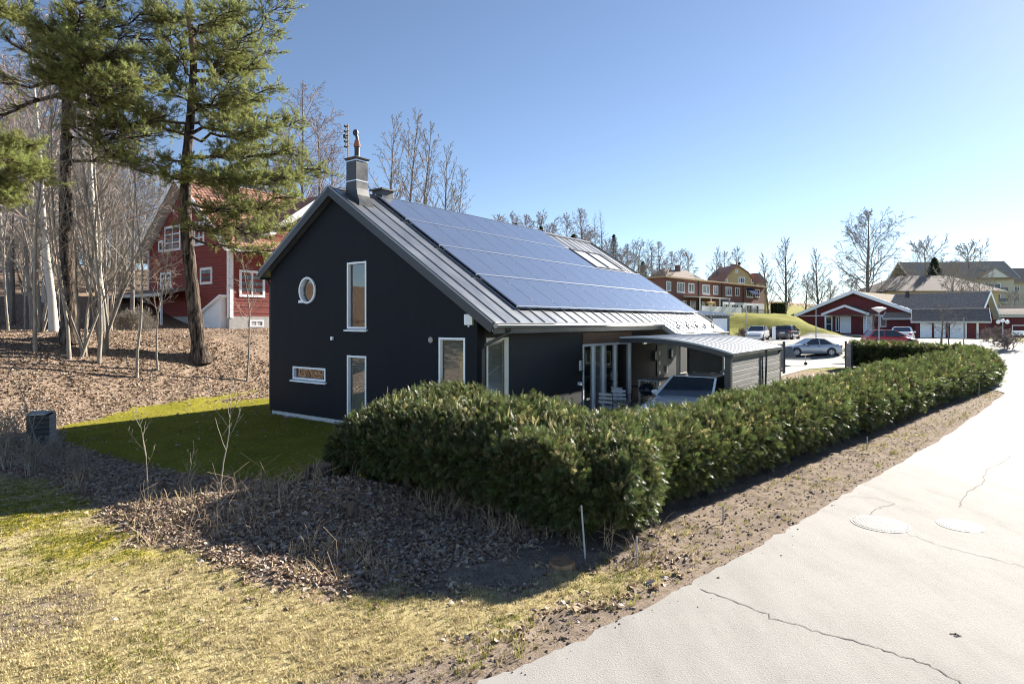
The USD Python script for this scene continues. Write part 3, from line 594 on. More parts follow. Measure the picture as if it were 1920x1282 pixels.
def car(name, label, col, loc, rot, L=4.4, W=1.78, H=1.46, kind='sedan', group=None):
    t = thing(name, label, 'car', loc, rot, group)
    st, (xr, rr_, rf, xf) = KIND[kind]; zb = .19
    V, F = [], []
    for (x, zt, hwf) in st:
        hwid = W / 2 * hwf; z = zt * H; x *= L
        half = [(.80 * hwid, zb + .02), (.985 * hwid, zb + .09), (hwid, zb + .45 * (z - zb)), (.985 * hwid, zb + .72 * (z - zb)), (.93 * hwid, zb + .92 * (z - zb)), (.82 * hwid, z), (.4 * hwid, z + .012), (0, z + .018)]
        ring = half + [(-y, q) for y, q in half[-2::-1]]
        V += [(x, y, q) for y, q in ring]
    n = 15
    for k in range(len(st) - 1):
        for i in range(n - 1): F.append([k * n + i, k * n + i + 1, (k + 1) * n + i + 1, (k + 1) * n + i])
        F.append([k * n + n - 1, k * n, (k + 1) * n, (k + 1) * n + n - 1])
    m = MB().add(V, F)
    for k in (0, len(st) - 1): m.add(V[k * n:(k + 1) * n], [[0, i, i + 1] for i in range(1, n - 1)])
    b = m.build('body', col, t, smooth=50)
    bz = .64 * H; hb, hr = .455 * W, .36 * W
    xs = [xr * L, rr_ * L, (rr_ + rf) / 2 * L, rf * L, xf * L]; zt = [bz, H - .045, H - .015, H - .035, bz - .02]; hh = [hb * .93, hr * .98, hr, hr * .98, hb * .95]
    Q = []
    for x, z, h in zip(xs, zt, hh): Q += [(x, -h, z), (x, h, z)]
    m = MB()
    bl = [(xs[k], -hb, bz - .03) for k in range(5)]; br = [(xs[k], hb, bz - .03) for k in range(5)]
    for k in range(4):
        m.quad(Q[2 * k], Q[2 * k + 2], Q[2 * k + 3], Q[2 * k + 1]); m.quad(bl[k], bl[k + 1], Q[2 * k + 2], Q[2 * k]); m.quad(br[k + 1], br[k], Q[2 * k + 1], Q[2 * k + 3])
    m.build('windows', 'car_glass', t, smooth=25)
    m = MB(); o = .012
    for k in (1, 2):
        m.hexa([(xs[k], -hh[k] - o, zt[k] - .03), (xs[k + 1], -hh[k + 1] - o, zt[k + 1] - .03), (xs[k + 1], hh[k + 1] + o, zt[k + 1] - .03), (xs[k], hh[k] + o, zt[k] - .03), (xs[k], -hh[k] * .9, zt[k] + .015), (xs[k + 1], -hh[k + 1] * .9, zt[k + 1] + .015), (xs[k + 1], hh[k + 1] * .9, zt[k + 1] + .015), (xs[k], hh[k] * .9, zt[k] + .015)])
    m.build('roof', col, t, smooth=40)
    for sgn in (-1, 1):
        MB().bar((xs[4], sgn * (hb - .01), bz - .02), (xs[3], sgn * (hh[3] + .005), zt[3] - .01), .06, .05).build('pillar', col, t); MB().bar((xs[0], sgn * (hb - .015), bz - .02), (xs[1], sgn * (hh[1] + .005), zt[1] - .01), .11, .07).build('pillar', col, t)
        xm = xs[2] - .05; m = MB().bar((xm - .03, sgn * (hb + .002), bz - .04), (xm, sgn * (hr + .008), H - .05), .07, .03)
        m.build('pillar', col, t)
        MB().box(xs[4] - .32, xs[4] - .18, min(sgn * (hb + .02), sgn * (hb + .2)), max(sgn * (hb + .02), sgn * (hb + .2)), bz - .02, bz + .11, .03).build('mirror', col, t)
        MB().box(.435 * L, .475 * L, sgn * .36 * W - .16, sgn * .36 * W + .16, .42 * H, .50 * H, .02).build('headlight', 'lamp_glass', t)
        MB().box(-.492 * L, -.455 * L, sgn * .385 * W - .14, sgn * .385 * W + .10, .50 * H, .62 * H, .02).build('taillight', 'tail_red', t)
        for xh in (-.07 * L, .12 * L): MB().box(xh - .13, xh + .05, sgn * W / 2 - .012, sgn * W / 2 + .018, .565 * H, .59 * H).build('door_handle', col if kind != 'sedan' else 'rubber', t)
        for xw in (-.295 * L, .31 * L):
            R = .315; y0, y1 = sgn * (W / 2 - .17), sgn * (W / 2 + .006)
            MB().tube([(xw, sgn * (W / 2 - .28), R + .02), (xw, sgn * (W / 2 - .004), R + .02)], R + .06, 22).build('wheel_arch', 'rubber', t)
            w_ = MB().tube([(xw, y0, R), (xw, y0 + sgn * .02, R), (xw, y1 - sgn * .02, R), (xw, y1, R)], [R * .9, R, R, R * .9], 22).build('wheel', 'tyre', t, smooth=40)
            m = MB().tube([(xw, y1, R), (xw, y1 + sgn * .012, R)], [R * .66, R * .62], 18)
            m.build('rim', 'rim', w_)
            m = MB()
            for k in range(5):
                a = k * 2 * math.pi / 5
                m.bar((xw + math.cos(a + .6) * .07, y1 + sgn * .016, R + math.sin(a + .6) * .07), (xw + math.cos(a + .6) * R * .55, y1 + sgn * .016, R + math.sin(a + .6) * R * .55), .05, .01, up=(0, 1, 0))
            m.build('spokes', 'dark_plastic', w_)
    MB().box(-.503 * L, -.495 * L, -.26, .26, .45 * H, .52 * H).build('number_plate', 'plate', t)
    MB().box(.497 * L, .506 * L, -.26, .26, .22 * H, .29 * H).build('number_plate', 'plate', t)
    MB().box(.47 * L, .503 * L, -.38 * W, .38 * W, .31 * H, .37 * H).build('grille', 'rubber', t)
    MB().box(-.495 * L, .495 * L, -.44 * W, .44 * W, .16, .24).build('underbody', 'rubber', t)
    return t
def hc(name, label, col, s, w, z, turn, **k): x, y = hw(s, w); return car(name, label, col, (x, y, z), HROT + turn, **k)
hc('parked_car', 'white estate car parked in the yard with its nose out of the carport', 'car_white', 6.0, -3.12, .0, 180, L=4.5, W=1.76, H=1.41, kind='suv')

# ------------------------------------------------------------------ terrace furniture
mat('chair_frame', (.03, .032, .035), (.05, .05, .055), rough=.45)
mat('seat_grey', (.45, .45, .45), (.55, .55, .54), rough=.6)
mat('enamel', (.008, .009, .011), (.014, .015, .017), rough=.15, coat=.6)
mat('ac_beige', (.48, .44, .36), (.56, .52, .44), rough=.6)
def garden_chair(label, s, w, turn):
    x, y = hw(s, w); t = thing('garden_chair', label, 'chair', (x, y, .06), HROT + turn, 'garden chairs on the terrace')
    MB().box(-.24, .24, -.23, .23, .43, .455, .008).build('seat', 'seat_grey', t)
    for k in range(3): MB().box(-.255, -.235, -.22, .22, .58 + .11 * k, .65 + .11 * k).build('back_slat', 'seat_grey', t)
    for sy in (-1, 1):
        MB().tube([(-.30, sy * .22, 0), (-.22, sy * .22, .43), (-.27, sy * .22, .92)], .014, 6).build('leg', 'chair_frame', t)
        MB().tube([(.24, sy * .22, 0), (.22, sy * .22, .43)], .014, 6).build('leg', 'chair_frame', t)
        MB().tube([(-.23, sy * .23, .62), (.2, sy * .23, .64), (.22, sy * .225, .44)], .012, 6).build('armrest', 'chair_frame', t)
garden_chair('pale garden chair with dark frame, nearest to the corner of the black house', 4.55, -1.15, 0)
garden_chair('pale garden chair with dark frame, middle one of three before the glass doors', 5.5, -1.0, 20)
garden_chair('pale garden chair with dark frame, last before the kettle grill', 6.15, -.75, -10)
x, y = hw(8.3, -.95); t = thing('bar_table', 'tall light-edged bar table standing under the carport roof', 'table', (x, y, .06), HROT)
MB().box(-.65, .65, -.36, .36, .93, .97, .008).build('table_top', 'seat_grey', t)
for a in (-.6, .6):
    for b in (-.31, .31): MB().box(a - .025, a + .025, b - .025, b + .025, 0, .93).build('leg', 'beam_white', t)
MB().box(-.6, .6, .285, .335, .3, .34).box(-.6, .6, -.335, -.285, .3, .34).build('foot_rail', 'beam_white', t)
for i, (s, w) in enumerate(((8.9, -1.35), (7.9, -.45))):
    x, y = hw(s, w); t = thing('bar_stool', ['dark bar stool at the right end of the tall table', 'dark bar stool between the tall table and the wall'][i], 'stool', (x, y, .06), HROT + 30 * i)
    MB().box(-.18, .18, -.18, .18, .68, .715, .01).build('seat', 'chair_frame', t)
    for a in (-.15, .15):
        for b in (-.15, .15): MB().tube([(a * 1.2, b * 1.2, 0), (a, b, .68)], .012, 6).build('leg', 'chair_frame', t)
    MB().tube([(-.17, -.16, .7), (-.21, -.16, 1.0), (-.21, .16, 1.0), (-.17, .16, .7)], .012, 6).build('back_rail', 'chair_frame', t)
x, y = hw(7.05, -1.2); t = thing('kettle_grill', 'black kettle barbecue on thin legs beside the tall table', 'grill', (x, y, .06))
MB().lathe([(0, .52), (.12, .53), (.22, .6), (.27, .70), (.275, .715)], n=24).build('bowl', 'enamel', t, smooth=40)
ld = MB().lathe([(.278, .718), (.27, .76), (.22, .86), (.12, .93), (0, .95)], n=24).build('lid', 'enamel', t, smooth=40)
MB().bar((-.06, 0, .99), (.06, 0, .99), .025, .02).box(-.05, -.03, -.01, .01, .94, .985).box(.03, .05, -.01, .01, .94, .985).build('lid_handle', 'beam_white', ld)
MB().tube([(math.cos(a) * .29, math.sin(a) * .29, .72) for a in np.linspace(0, 2 * math.pi, 25)], .008, 5).build('rim_ring', 'aluminium', t)
for k in range(3):
    a = .6 + k * 2.094; MB().tube([(math.cos(a) * .2, math.sin(a) * .2, .58), (math.cos(a) * .34, math.sin(a) * .34, .0)], .014, 6).build('leg', 'aluminium', t)
MB().box(.3, .55, -.15, .15, .69, .71).build('side_shelf', 'beam_white', t)
x, y = hw(12.5, -.42); t = thing('heat_pump', 'beige outdoor heat pump unit beside the white carport post', 'heat pump', (x, y, .06), HROT)
MB().box(-.45, .45, -.17, .17, .12, .85, .02).build('casing', 'ac_beige', t)
for k in range(7): MB().tube([(math.cos(a) * (.05 + .04 * k) - .12, -.176, .48 + math.sin(a) * (.05 + .04 * k)) for a in np.linspace(0, 2 * math.pi, 21)], .006, 4).build('grille_ring', 'dark_plastic', t)
for a in (-.35, .35): MB().box(a - .04, a + .04, -.17, .17, 0, .12).build('foot', 'rubber', t)

# ------------------------------------------------------------------ scattering
from scipy.spatial.transform import Rotation as Rot
def scatter(name, parent, protos, pos, rot, scale, which=None, kind='stuff', label=None, cat=None):
    """A PointInstancer; protos = [(mesh builder, material, part name)], rot = scipy Rotation, scale = (n,) or (n,3)."""
    pp = path_of(parent); pth = pp + '/' + numbered(pp, name)
    pi = UsdGeom.PointInstancer.Define(stage, pth); rel = pi.CreatePrototypesRel()
    for mb_, mt, nm in protos:
        o = mb_.build(nm, mt, pth); rel.AddTarget(o.GetPath())
    n = len(pos)
    pi.CreatePositionsAttr(Vt.Vec3fArray.FromNumpy(np.asarray(pos, np.float32)))
    q = rot.as_quat()
    pi.CreateOrientationsAttr(Vt.QuathArray.FromNumpy(np.ascontiguousarray(q, dtype=np.float32)))
    sc = np.asarray(scale, np.float32); sc = np.repeat(sc[:, None], 3, 1) if sc.ndim == 1 else sc
    pi.CreateScalesAttr(Vt.Vec3fArray.FromNumpy(sc))
    pi.CreateProtoIndicesAttr(Vt.IntArray.FromNumpy((np.zeros(n) if which is None else which).astype(np.int32)))
    return _tag(pi.GetPrim(), label, cat, None, kind)
def frames(xdir, zhint):
    """Rotations whose x axis is xdir and whose z axis is near zhint."""
    x = xdir / (np.linalg.norm(xdir, axis=1, keepdims=True) + 1e-9); y = np.cross(zhint, x); y /= np.linalg.norm(y, axis=1, keepdims=True) + 1e-9
    z = np.cross(x, y); return Rot.from_matrix(np.stack([x, y, z], -1))

# ------------------------------------------------------------------ the thuja hedges
mat('thuja', (.050, .076, .020), (.118, .135, .042), scale=5, rough=.46, spec=.65, transl=.38, rnd=.6)
mat('thuja_tip', (.25, .23, .095), (.44, .38, .19), scale=5, rough=.42, spec=.7, transl=.5, rnd=.4)  # pale tips; sunlight on the hedge top is put into their colour
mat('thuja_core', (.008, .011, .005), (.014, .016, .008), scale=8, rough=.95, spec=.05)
mat('hedge_stem', (.10, .065, .045), (.18, .12, .085), scale=6, rough=.9, stretch=(1, 1, .3))
def frond(seed, L=.17, curl=.3, nb=9):
    r = np.random.default_rng(seed); m = MB()
    def leaf(a, b, w, n0):
        a, b = np.array(a), np.array(b); t = b - a; s = np.cross(t, n0); s = s / (np.linalg.norm(s) + 1e-9) * w / 2; mid = a + t * .45
        m.add([a, mid + s, b, mid - s], [[0, 1, 2], [0, 2, 3]])
    zc = lambda x: -curl * x * x / L
    for k in range(3):
        x0, x1 = L * k / 3, L * (k + 1.25) / 3; leaf((x0, 0, zc(x0)), (min(x1, L), 0, zc(min(x1, L))), .007, (0, 0, 1))
    for k in range(nb):
        x = L * (.08 + .8 * k / nb)
        for sg in (-1, 1):
            l = L * (.46 - .33 * k / nb) * r.uniform(.65, 1.3); an = r.uniform(.6, .95)
            leaf((x, 0, zc(x)), (x + l * math.cos(an), sg * l * math.sin(an), zc(x) - r.uniform(.0, .35) * l), .0095, (r.normal(0, .5), r.normal(0, .5), 1))
    return m
def sweep(o, e, n, ts, prof, lump, seed, hscale):
    """Hedge body: profile (out, z) swept from o along e; n = outward normal."""
    prof = np.array(prof); V = []
    for t in ts:
        hs = hscale(t)
        for (a, z) in prof: V.append((o[0] + e[0] * t + n[0] * a, o[1] + e[1] * t + n[1] * a, z * (hs if z > .5 else 1)))
    V = np.array(V); k = len(prof)
    i, j = np.meshgrid(np.arange(len(ts) - 1), np.arange(k), indexing='ij'); j2 = (j + 1) % k
    F = np.stack([i * k + j, (i + 1) * k + j, (i + 1) * k + j2, i * k + j2], -1).reshape(-1, 4)
    F = np.vstack([F[:, [0, 1, 2]], F[:, [0, 2, 3]]])
    c = np.arange(1, k - 1); b = (len(ts) - 1) * k
    F = np.vstack([F, np.stack([0 * c, c, c + 1], 1), np.stack([0 * c + b, c + 1 + b, c + b], 1)])
    tm = trimesh.Trimesh(V, F, process=False); tm.merge_vertices(); trimesh.repair.fix_normals(tm)
    tm = tm.subdivide().subdivide() if len(ts) < 60 else tm.subdivide()
    v = np.array(tm.vertices); nn = np.array(tm.vertex_normals)
    col = meshkit.fbm(np.stack([v[:, 0] * 1.3, v[:, 1] * 1.3, v[:, 2] * .35], -1), 3, seed) - .5
    fine = meshkit.fbm(v * 2.6, 3, seed + 9) - .5
    tm.vertices = v + nn * (lump * 2.0 * col + lump * 1.1 * fine)[:, None]
    return tm
ue = np.array([.7268, .6868]); un = np.array([.6868, -.7268])          # along the road, and out towards the road
ul = np.array([-.86, .51]); uln = np.array([-.51, -.86])               # the short return
O1 = np.array([1.05, 8.2])
P1 = [(-.05, .10), (.06, .34), (.16, .8), (.12, 1.1), (-.04, 1.34), (-.3, 1.54), (-.8, 1.68), (-1.15, 1.64), (-1.42, 1.4), (-1.5, .9), (-1.4, .15)]
P2 = [(-.1, .28), (.08, .5), (.20, .80), (.14, 1.08), (-.10, 1.32), (-.55, 1.50), (-1.2, 1.64), (-1.8, 1.70), (-2.15, 1.45), (-2.25, .8), (-2.05, .22)]
body1 = sweep(O1, ue, un, np.linspace(-.35, 30.3, 96), P1, .14, 11, lambda t: .765 + .0047 * max(0, t) + .025 * math.sin(t * .9))
body2 = sweep(O1 + un * .05, ul, uln, np.linspace(-.5, 4.75, 20), P2, .17, 23, lambda t: float(np.interp(t, [-.5, 0, 1.5, 2.9, 3.7, 4.4, 4.8], [.78, .80, .87, .95, .97, .92, .80])))
O3 = np.array([21.6, 39.2]); e3 = np.array([.137, -.9906]); n3 = np.array([-.9906, -.137])
body3 = sweep(O3, e3, n3, np.linspace(0, 8.7, 30), [(.0, .05), (.05, .4), (.08, .9), (.04, 1.3), (-.08, 1.5), (-.5, 1.56), (-1.0, 1.5), (-1.15, .9), (-1.1, .1)], .09, 31, lambda t: 1.0)
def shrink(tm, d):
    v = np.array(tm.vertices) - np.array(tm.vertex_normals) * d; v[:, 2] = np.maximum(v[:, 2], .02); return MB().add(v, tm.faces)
def inside(p, o, e, n, t0, t1, a0, a1, zt):
    r = p[:, :2] - o; t = r @ e; a = r @ n; return (t > t0) & (t < t1) & (a > a0) & (a < a1) & (p[:, 2] < zt)
fr_protos = lambda: [(frond(1), 'thuja', 'frond'), (frond(2, .14, .6), 'thuja', 'frond'), (frond(3, .2, .1, 10), 'thuja', 'frond'), (frond(4, .11, .3, 8), 'thuja_tip', 'frond')]
def clothe(tm, dens, seed, reject, host, sizes=1.0):
    r = np.random.default_rng(seed + 1000)
    n = int(tm.area * dens(0)); p, fi = trimesh.sample.sample_surface(tm, n, seed=seed); nn = tm.face_normals[fi]
    d = np.linalg.norm(p - [0, 0, CAM_Z], axis=1); keep = (r.random(n) < dens(d) / dens(0)) & ~reject(p) & (p[:, 2] > .16 + .15 * r.random(n))
    vis = (nn @ (np.array([0, 0, 2.0]) / 2) > -.6)
    keep &= vis; p, nn, d = p[keep], nn[keep], d[keep]; n = len(p)
    rnd3 = r.normal(0, 1, (n, 3)); side = rnd3 - (rnd3 * nn).sum(1, keepdims=True) * nn
    x = nn * r.uniform(.25, .95, (n, 1)) + .55 * side * r.uniform(.2, 1, (n, 1)) + np.array([0, 0, 1.0]) * np.where(nn[:, 2:] > .6, r.uniform(.0, .6, (n, 1)), r.uniform(-.7, .45, (n, 1)))
    rt = frames(x, nn + .8 * r.normal(0, 1, (n, 3)))
    sc = r.uniform(.75, 1.25, n) * sizes * (1 + .035 * np.clip(d - 9, 0, 25))
    top = nn[:, 2] > .45
    w = np.where(r.random(n) < np.where(top, .45, .10 + .30 * ss(.75, 1.25, p[:, 2] - .012 * np.clip(d - 9, 0, 30))), 3, r.integers(0, 3, n))  # pale fronds thicken towards the top, standing in for sun on it
    return p - nn * r.uniform(.0, .16, (n, 1)), rt, sc, w
hedge = thing('thuja_hedge', 'long clipped green thuja hedge between the black house and the road', 'hedge')
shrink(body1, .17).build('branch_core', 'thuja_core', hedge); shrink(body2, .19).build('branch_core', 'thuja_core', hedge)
inA = lambda p: inside(p, O1, ue, un, -.05, 31, -1.28, -.1, 1.1)
inB = lambda p: inside(p, O1 + un * .05, ul, uln, -.3, 4.2, -1.95, -.1, 1.15)
dens = lambda d: 1150 * np.minimum(1, (9.5 / np.maximum(d, 9.5)) ** 1.35)
c1 = clothe(body1, dens, 5, inB, hedge); c2 = clothe(body2, dens, 6, inA, hedge)
# leading shoots that stand out of the top of the return
r5 = np.random.default_rng(55); n = 150; tt = r5.uniform(-.2, 4.4, n); aa = r5.uniform(-2.0, -.1, n)
pl = np.column_stack([O1[0] + ul[0] * tt + uln[0] * aa, O1[1] + ul[1] * tt + uln[1] * aa, np.interp(tt, [-.5, 0, 1.5, 2.9, 3.7, 4.4, 4.8], [1.27, 1.30, 1.42, 1.55, 1.58, 1.48, 1.25])])
xl = np.column_stack([r5.normal(0, .28, (n, 2)), np.ones(n)]); rl = frames(xl, r5.normal(0, 1, (n, 3)))
P = np.vstack([c1[0], c2[0], pl]); R = Rot.concatenate([c1[1], c2[1], rl]); S = np.vstack([np.repeat(np.concatenate([c1[2], c2[2]])[:, None], 3, 1), np.column_stack([r5.uniform(1.0, 2.2, n), r5.uniform(.35, .6, n), np.ones(n)])]); Wc = np.concatenate([c1[3], c2[3], np.where(r5.random(n) < .7, 3, 0)])
scatter('foliage', hedge, fr_protos(), P, R, S, Wc)
r6 = random.Random(6)
for k in range(34):                                       # stems under the skirt
    if k < 8: b = O1 + ul * (.35 + .45 * k) + uln * (-.45 + r6.uniform(-.1, .1))
    else: b = O1 + ue * (.4 + .78 * (k - 8)) + un * (-.38 + r6.uniform(-.12, .12))
    q = r6.uniform(.03, .055); z0 = float(zbase(*b) + zmound(*b)) - .05
    MB().tube([(b[0], b[1], z0), (b[0] + r6.uniform(-.04, .04), b[1] + r6.uniform(-.04, .04), z0 + .4), (b[0] + r6.uniform(-.1, .1), b[1] + r6.uniform(-.1, .1), 1.0)], [q * 1.3, q, q * .7], 7).build('stem', 'hedge_stem', hedge)
hedge2 = thing('thuja_hedge', 'short shaded thuja hedge running from the yard gate to the road', 'hedge')
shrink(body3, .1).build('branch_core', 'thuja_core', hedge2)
c3 = clothe(body3, lambda d: 220 + 0 * np.asarray(d, float), 7, lambda p: p[:, 2] < -1, hedge2, 1.0)
scatter('foliage', hedge2, fr_protos(), *c3)
print('fronds', len(P), len(c3[0]))

# ------------------------------------------------------------------ trees
mat('bark_grey', (.09, .075, .065), (.20, .175, .155), scale=9, rough=.95, stretch=(1, 1, .25), bump=.012, bscale=14)
mat('bark_pine', (.02, .016, .013), (.17, .13, .105), scale=11, rough=.95, stretch=(1, 1, .2), bump=.06, bscale=11, lo=.40, hi=.66, spec=.1)
mat('bark_pine_top', (.11, .065, .04), (.25, .15, .09), scale=6, rough=.9, bump=.008, bscale=14)
mat('bark_birch', (.09, .08, .07), (.37, .345, .31), scale=4, rough=.8, stretch=(1, 1, 3.2), lo=.30, hi=.40)
mat('bark_pole', (.15, .125, .10), (.31, .27, .22), scale=6, rough=.9, stretch=(1, 1, .3))
mat('twig_far', (.19, .165, .145), (.28, .25, .22), scale=3, rough=.95)
mat('twig_red', (.20, .15, .13), (.28, .22, .19), scale=3, rough=.95)
mat('needle', (.18, .21, .065), (.31, .315, .11), scale=2, rough=.5, spec=.4, transl=.5, rnd=.4)
mat('needle_dark', (.016, .03, .012), (.035, .05, .018), scale=2, rough=.6, spec=.3, transl=.15, rnd=.35)
mat('dry_stem', (.20, .14, .09), (.36, .27, .18), scale=8, rough=.9)

def unit(v): return v / (math.sqrt(v[0] * v[0] + v[1] * v[1] + v[2] * v[2]) + 1e-12)
class Grower:
    def __init__(self, seed): self.r = np.random.default_rng(seed); self.tw = MB(); self.tr = MB(); self.ends = []
    def path(self, p, d, L, n, wob, trop):
        pts = [np.array(p, float)]; d = unit(np.array(d, float))
        for _ in range(n):
            d = unit(d + self.r.normal(0, wob, 3) + np.array([0, 0, trop])); pts.append(pts[-1] + d * L / n)
        return np.array(pts)
    def branch(self, p, d, L, r, lev, cfg):
        c = cfg[lev]; n = c.get('n', 4); pts = self.path(p, d, L, n, c.get('wob', .12), c.get('trop', .02))
        rad = np.linspace(r, max(r * c.get('tip', .35), cfg[-1]), n + 1)
        (self.tr if c.get('trunk') else self.tw).tube(pts, rad, c.get('sides', 3), caps=False)
        if lev + 1 < len(cfg) - 1:
            k = self.r.integers(c['kids'][0], c['kids'][1] + 1)
            for i in range(k):
                f = c.get('from', .3) + (1 - c.get('from', .3)) * (i + self.r.random()) / k; f = min(f, .98)
                q = f * n; j = min(int(q), n - 1); pos = pts[j] + (pts[j + 1] - pts[j]) * (q - j); ax = unit(pts[j + 1] - pts[j])
                q3 = self.r.normal(0, 1, 3); side = unit(np.array([ax[1] * q3[2] - ax[2] * q3[1], ax[2] * q3[0] - ax[0] * q3[2], ax[0] * q3[1] - ax[1] * q3[0]])); an = math.radians(self.r.uniform(*c.get('ang', (30, 55))))
                nd = ax * math.cos(an) + side * math.sin(an)
                if 'flat' in c: nd = unit(nd * np.array([1, 1, c['flat']]))
                self.branch(pos, nd, L * self.r.uniform(*c.get('len', (.3, .5))) * (1 - .55 * f * c.get('short', 1)), (rad[j] * c.get('rr', .5)), lev + 1, cfg)
        else: self.ends.append((pts[-1], pts[-1] - pts[-2]))
        return pts
def tree_proto(name, seed, H, r0, shape, n_limb, base, ang, cfg, bark='bark_grey', twig='twig_far', lean=.03, forks=1, limb_r=.36, trop_t=.0):
    """shape(f) = limb length as a share of H at crown height f (0..1)."""
    g = Grower(seed); pr = proto(name)
    for fk in range(forks):
        d0 = np.array([0, 0, 1.0]) + (0 if forks == 1 else 1) * np.append(g.r.normal(0, .16, 2), 0)
        Hk = H * (1 if fk == 0 else g.r.uniform(.75, .95)); pts = g.path((g.r.normal(0, .12) * (forks > 1), g.r.normal(0, .12) * (forks > 1), -.15), d0, Hk, 9, lean, .03 + trop_t)
        rad = r0 * (1 - np.linspace(0, 1, 10) ** 1.1 * .93) * (1 if fk == 0 else .8); rad[0] *= 1.25
        g.tr.tube(pts, rad, 7, caps=False)
        for i in range(n_limb // forks):
            f = (i + g.r.random()) / (n_limb // forks); z = base + (.985 - base) * f; q = z * 9; j = min(int(q), 8)
            pos = pts[j] + (pts[j + 1] - pts[j]) * (q - j); az = i * 2.4 + g.r.normal(0, .5); an = math.radians(g.r.uniform(*ang)) * (1 - .45 * f)
            d = np.array([math.sin(an) * math.cos(az), math.sin(an) * math.sin(az), math.cos(an)])
            g.branch(pos, d, H * shape(f) * g.r.uniform(.8, 1.15), max(rad[j] * limb_r, cfg[-1] * 1.6), 0, cfg)
    g.tr.build('trunk', bark, pr, smooth=True); g.tw.build('crown', twig, pr)
    return pr
RT = .011
TREE = {}
for k in range(3):
    TREE['poplar', k] = tree_proto('poplar_tree', 100 + k, 15, .17, lambda f: .34 * (1 - f) ** .8 + .05, 26, .14, (32, 48), [{'n': 5, 'trop': .06, 'wob': .07, 'kids': (7, 9), 'from': .15, 'len': (.28, .45), 'ang': (25, 45)}, {'n': 3, 'kids': (3, 4), 'len': (.35, .55), 'trop': .05}, {'n': 2}, RT])
    TREE['birch', k] = tree_proto('birch_tree', 120 + k, 18, .2, lambda f: .26 * math.sin(math.pi * min(1, f * .8 + .22)) + .04, 26, .25, (35, 60), [{'n': 5, 'trop': .02, 'wob': .1, 'kids': (7, 9), 'from': .25, 'len': (.3, .45), 'ang': (30, 55)}, {'n': 4, 'kids': (4, 5), 'len': (.45, .7), 'trop': -.14, 'from': .2}, {'n': 3, 'trop': -.3}, RT], bark='bark_birch', twig='twig_red')
    TREE['bare', k] = tree_proto('bare_tree', 140 + k, 11, .16, lambda f: .40 * math.sin(math.pi * min(1, f * .75 + .2)) + .05, 18, .22, (40, 68), [{'n': 5, 'trop': .05, 'wob': .15, 'kids': (6, 8), 'from': .25, 'len': (.35, .55), 'ang': (30, 60)}, {'n': 4, 'kids': (4, 5), 'len': (.4, .6), 'wob': .15, 'trop': .03}, {'n': 3, 'wob': .15}, RT])
    TREE['pole', k] = tree_proto('pole_tree', 160 + k, 13, .075, lambda f: .15 * (1 - f) + .05, 30, .3, (30, 60), [{'n': 4, 'trop': .07, 'wob': .1, 'kids': (5, 7), 'from': .2, 'len': (.35, .55)}, {'n': 3, 'kids': (2, 3), 'len': (.4, .6), 'trop': .05}, {'n': 2}, .008], bark='bark_pole', twig='bark_pole', lean=.05)
for k in range(2):
    TREE['larch', k] = tree_proto('larch_tree', 180 + k, 16, .2, lambda f: .20 * (1 - f) ** .9 + .015, 60, .12, (70, 95), [{'n': 4, 'trop': .03, 'wob': .08, 'kids': (6, 8), 'from': .2, 'len': (.25, .4), 'flat': .5}, {'n': 2, 'trop': -.1}, .014], twig='twig_red')
    TREE['clump', k] = tree_proto('clump_tree', 190 + k, 9, .07, lambda f: .24 * (1 - f) + .05, 26, .25, (25, 50), [{'n': 4, 'trop': .05, 'wob': .12, 'kids': (5, 6), 'from': .2, 'len': (.35, .55)}, {'n': 3, 'kids': (2, 3), 'len': (.4, .6)}, {'n': 2}, .007], bark='bark_pole', twig='bark_pole', forks=5, lean=.07)
    TREE['small', k] = tree_proto('orchard_tree', 200 + k, 3.6, .085, lambda f: .48 * math.sin(math.pi * min(1, f * .7 + .3)) + .08, 13, .3, (45, 70), [{'n': 4, 'trop': .05, 'wob': .2, 'kids': (6, 8), 'from': .2, 'len': (.35, .55), 'ang': (30, 60)}, {'n': 3, 'kids': (4, 5), 'len': (.4, .65), 'wob': .2}, {'n': 3, 'wob': .15}, .006], twig='bark_grey')
    TREE['bush', k] = tree_proto('bare_bush', 210 + k, 1.7, .02, lambda f: .5 * (1 - f) + .12, 40, .05, (15, 60), [{'n': 3, 'trop': .06, 'wob': .15, 'kids': (6, 8), 'from': .2, 'len': (.35, .6)}, {'n': 2, 'kids': (3, 4), 'len': (.4, .6)}, {'n': 2}, .006], bark='bark_pole', twig='bark_pole', forks=8)
    TREE['sapling', k] = tree_proto('sapling', 220 + k, 3.2, .022, lambda f: .22 * (1 - f) + .08, 9, .35, (25, 50), [{'n': 4, 'trop': .05, 'wob': .1, 'kids': (1, 3), 'from': .3, 'len': (.3, .5)}, {'n': 2}, .005], bark='bark_pole', twig='bark_pole', lean=.06)
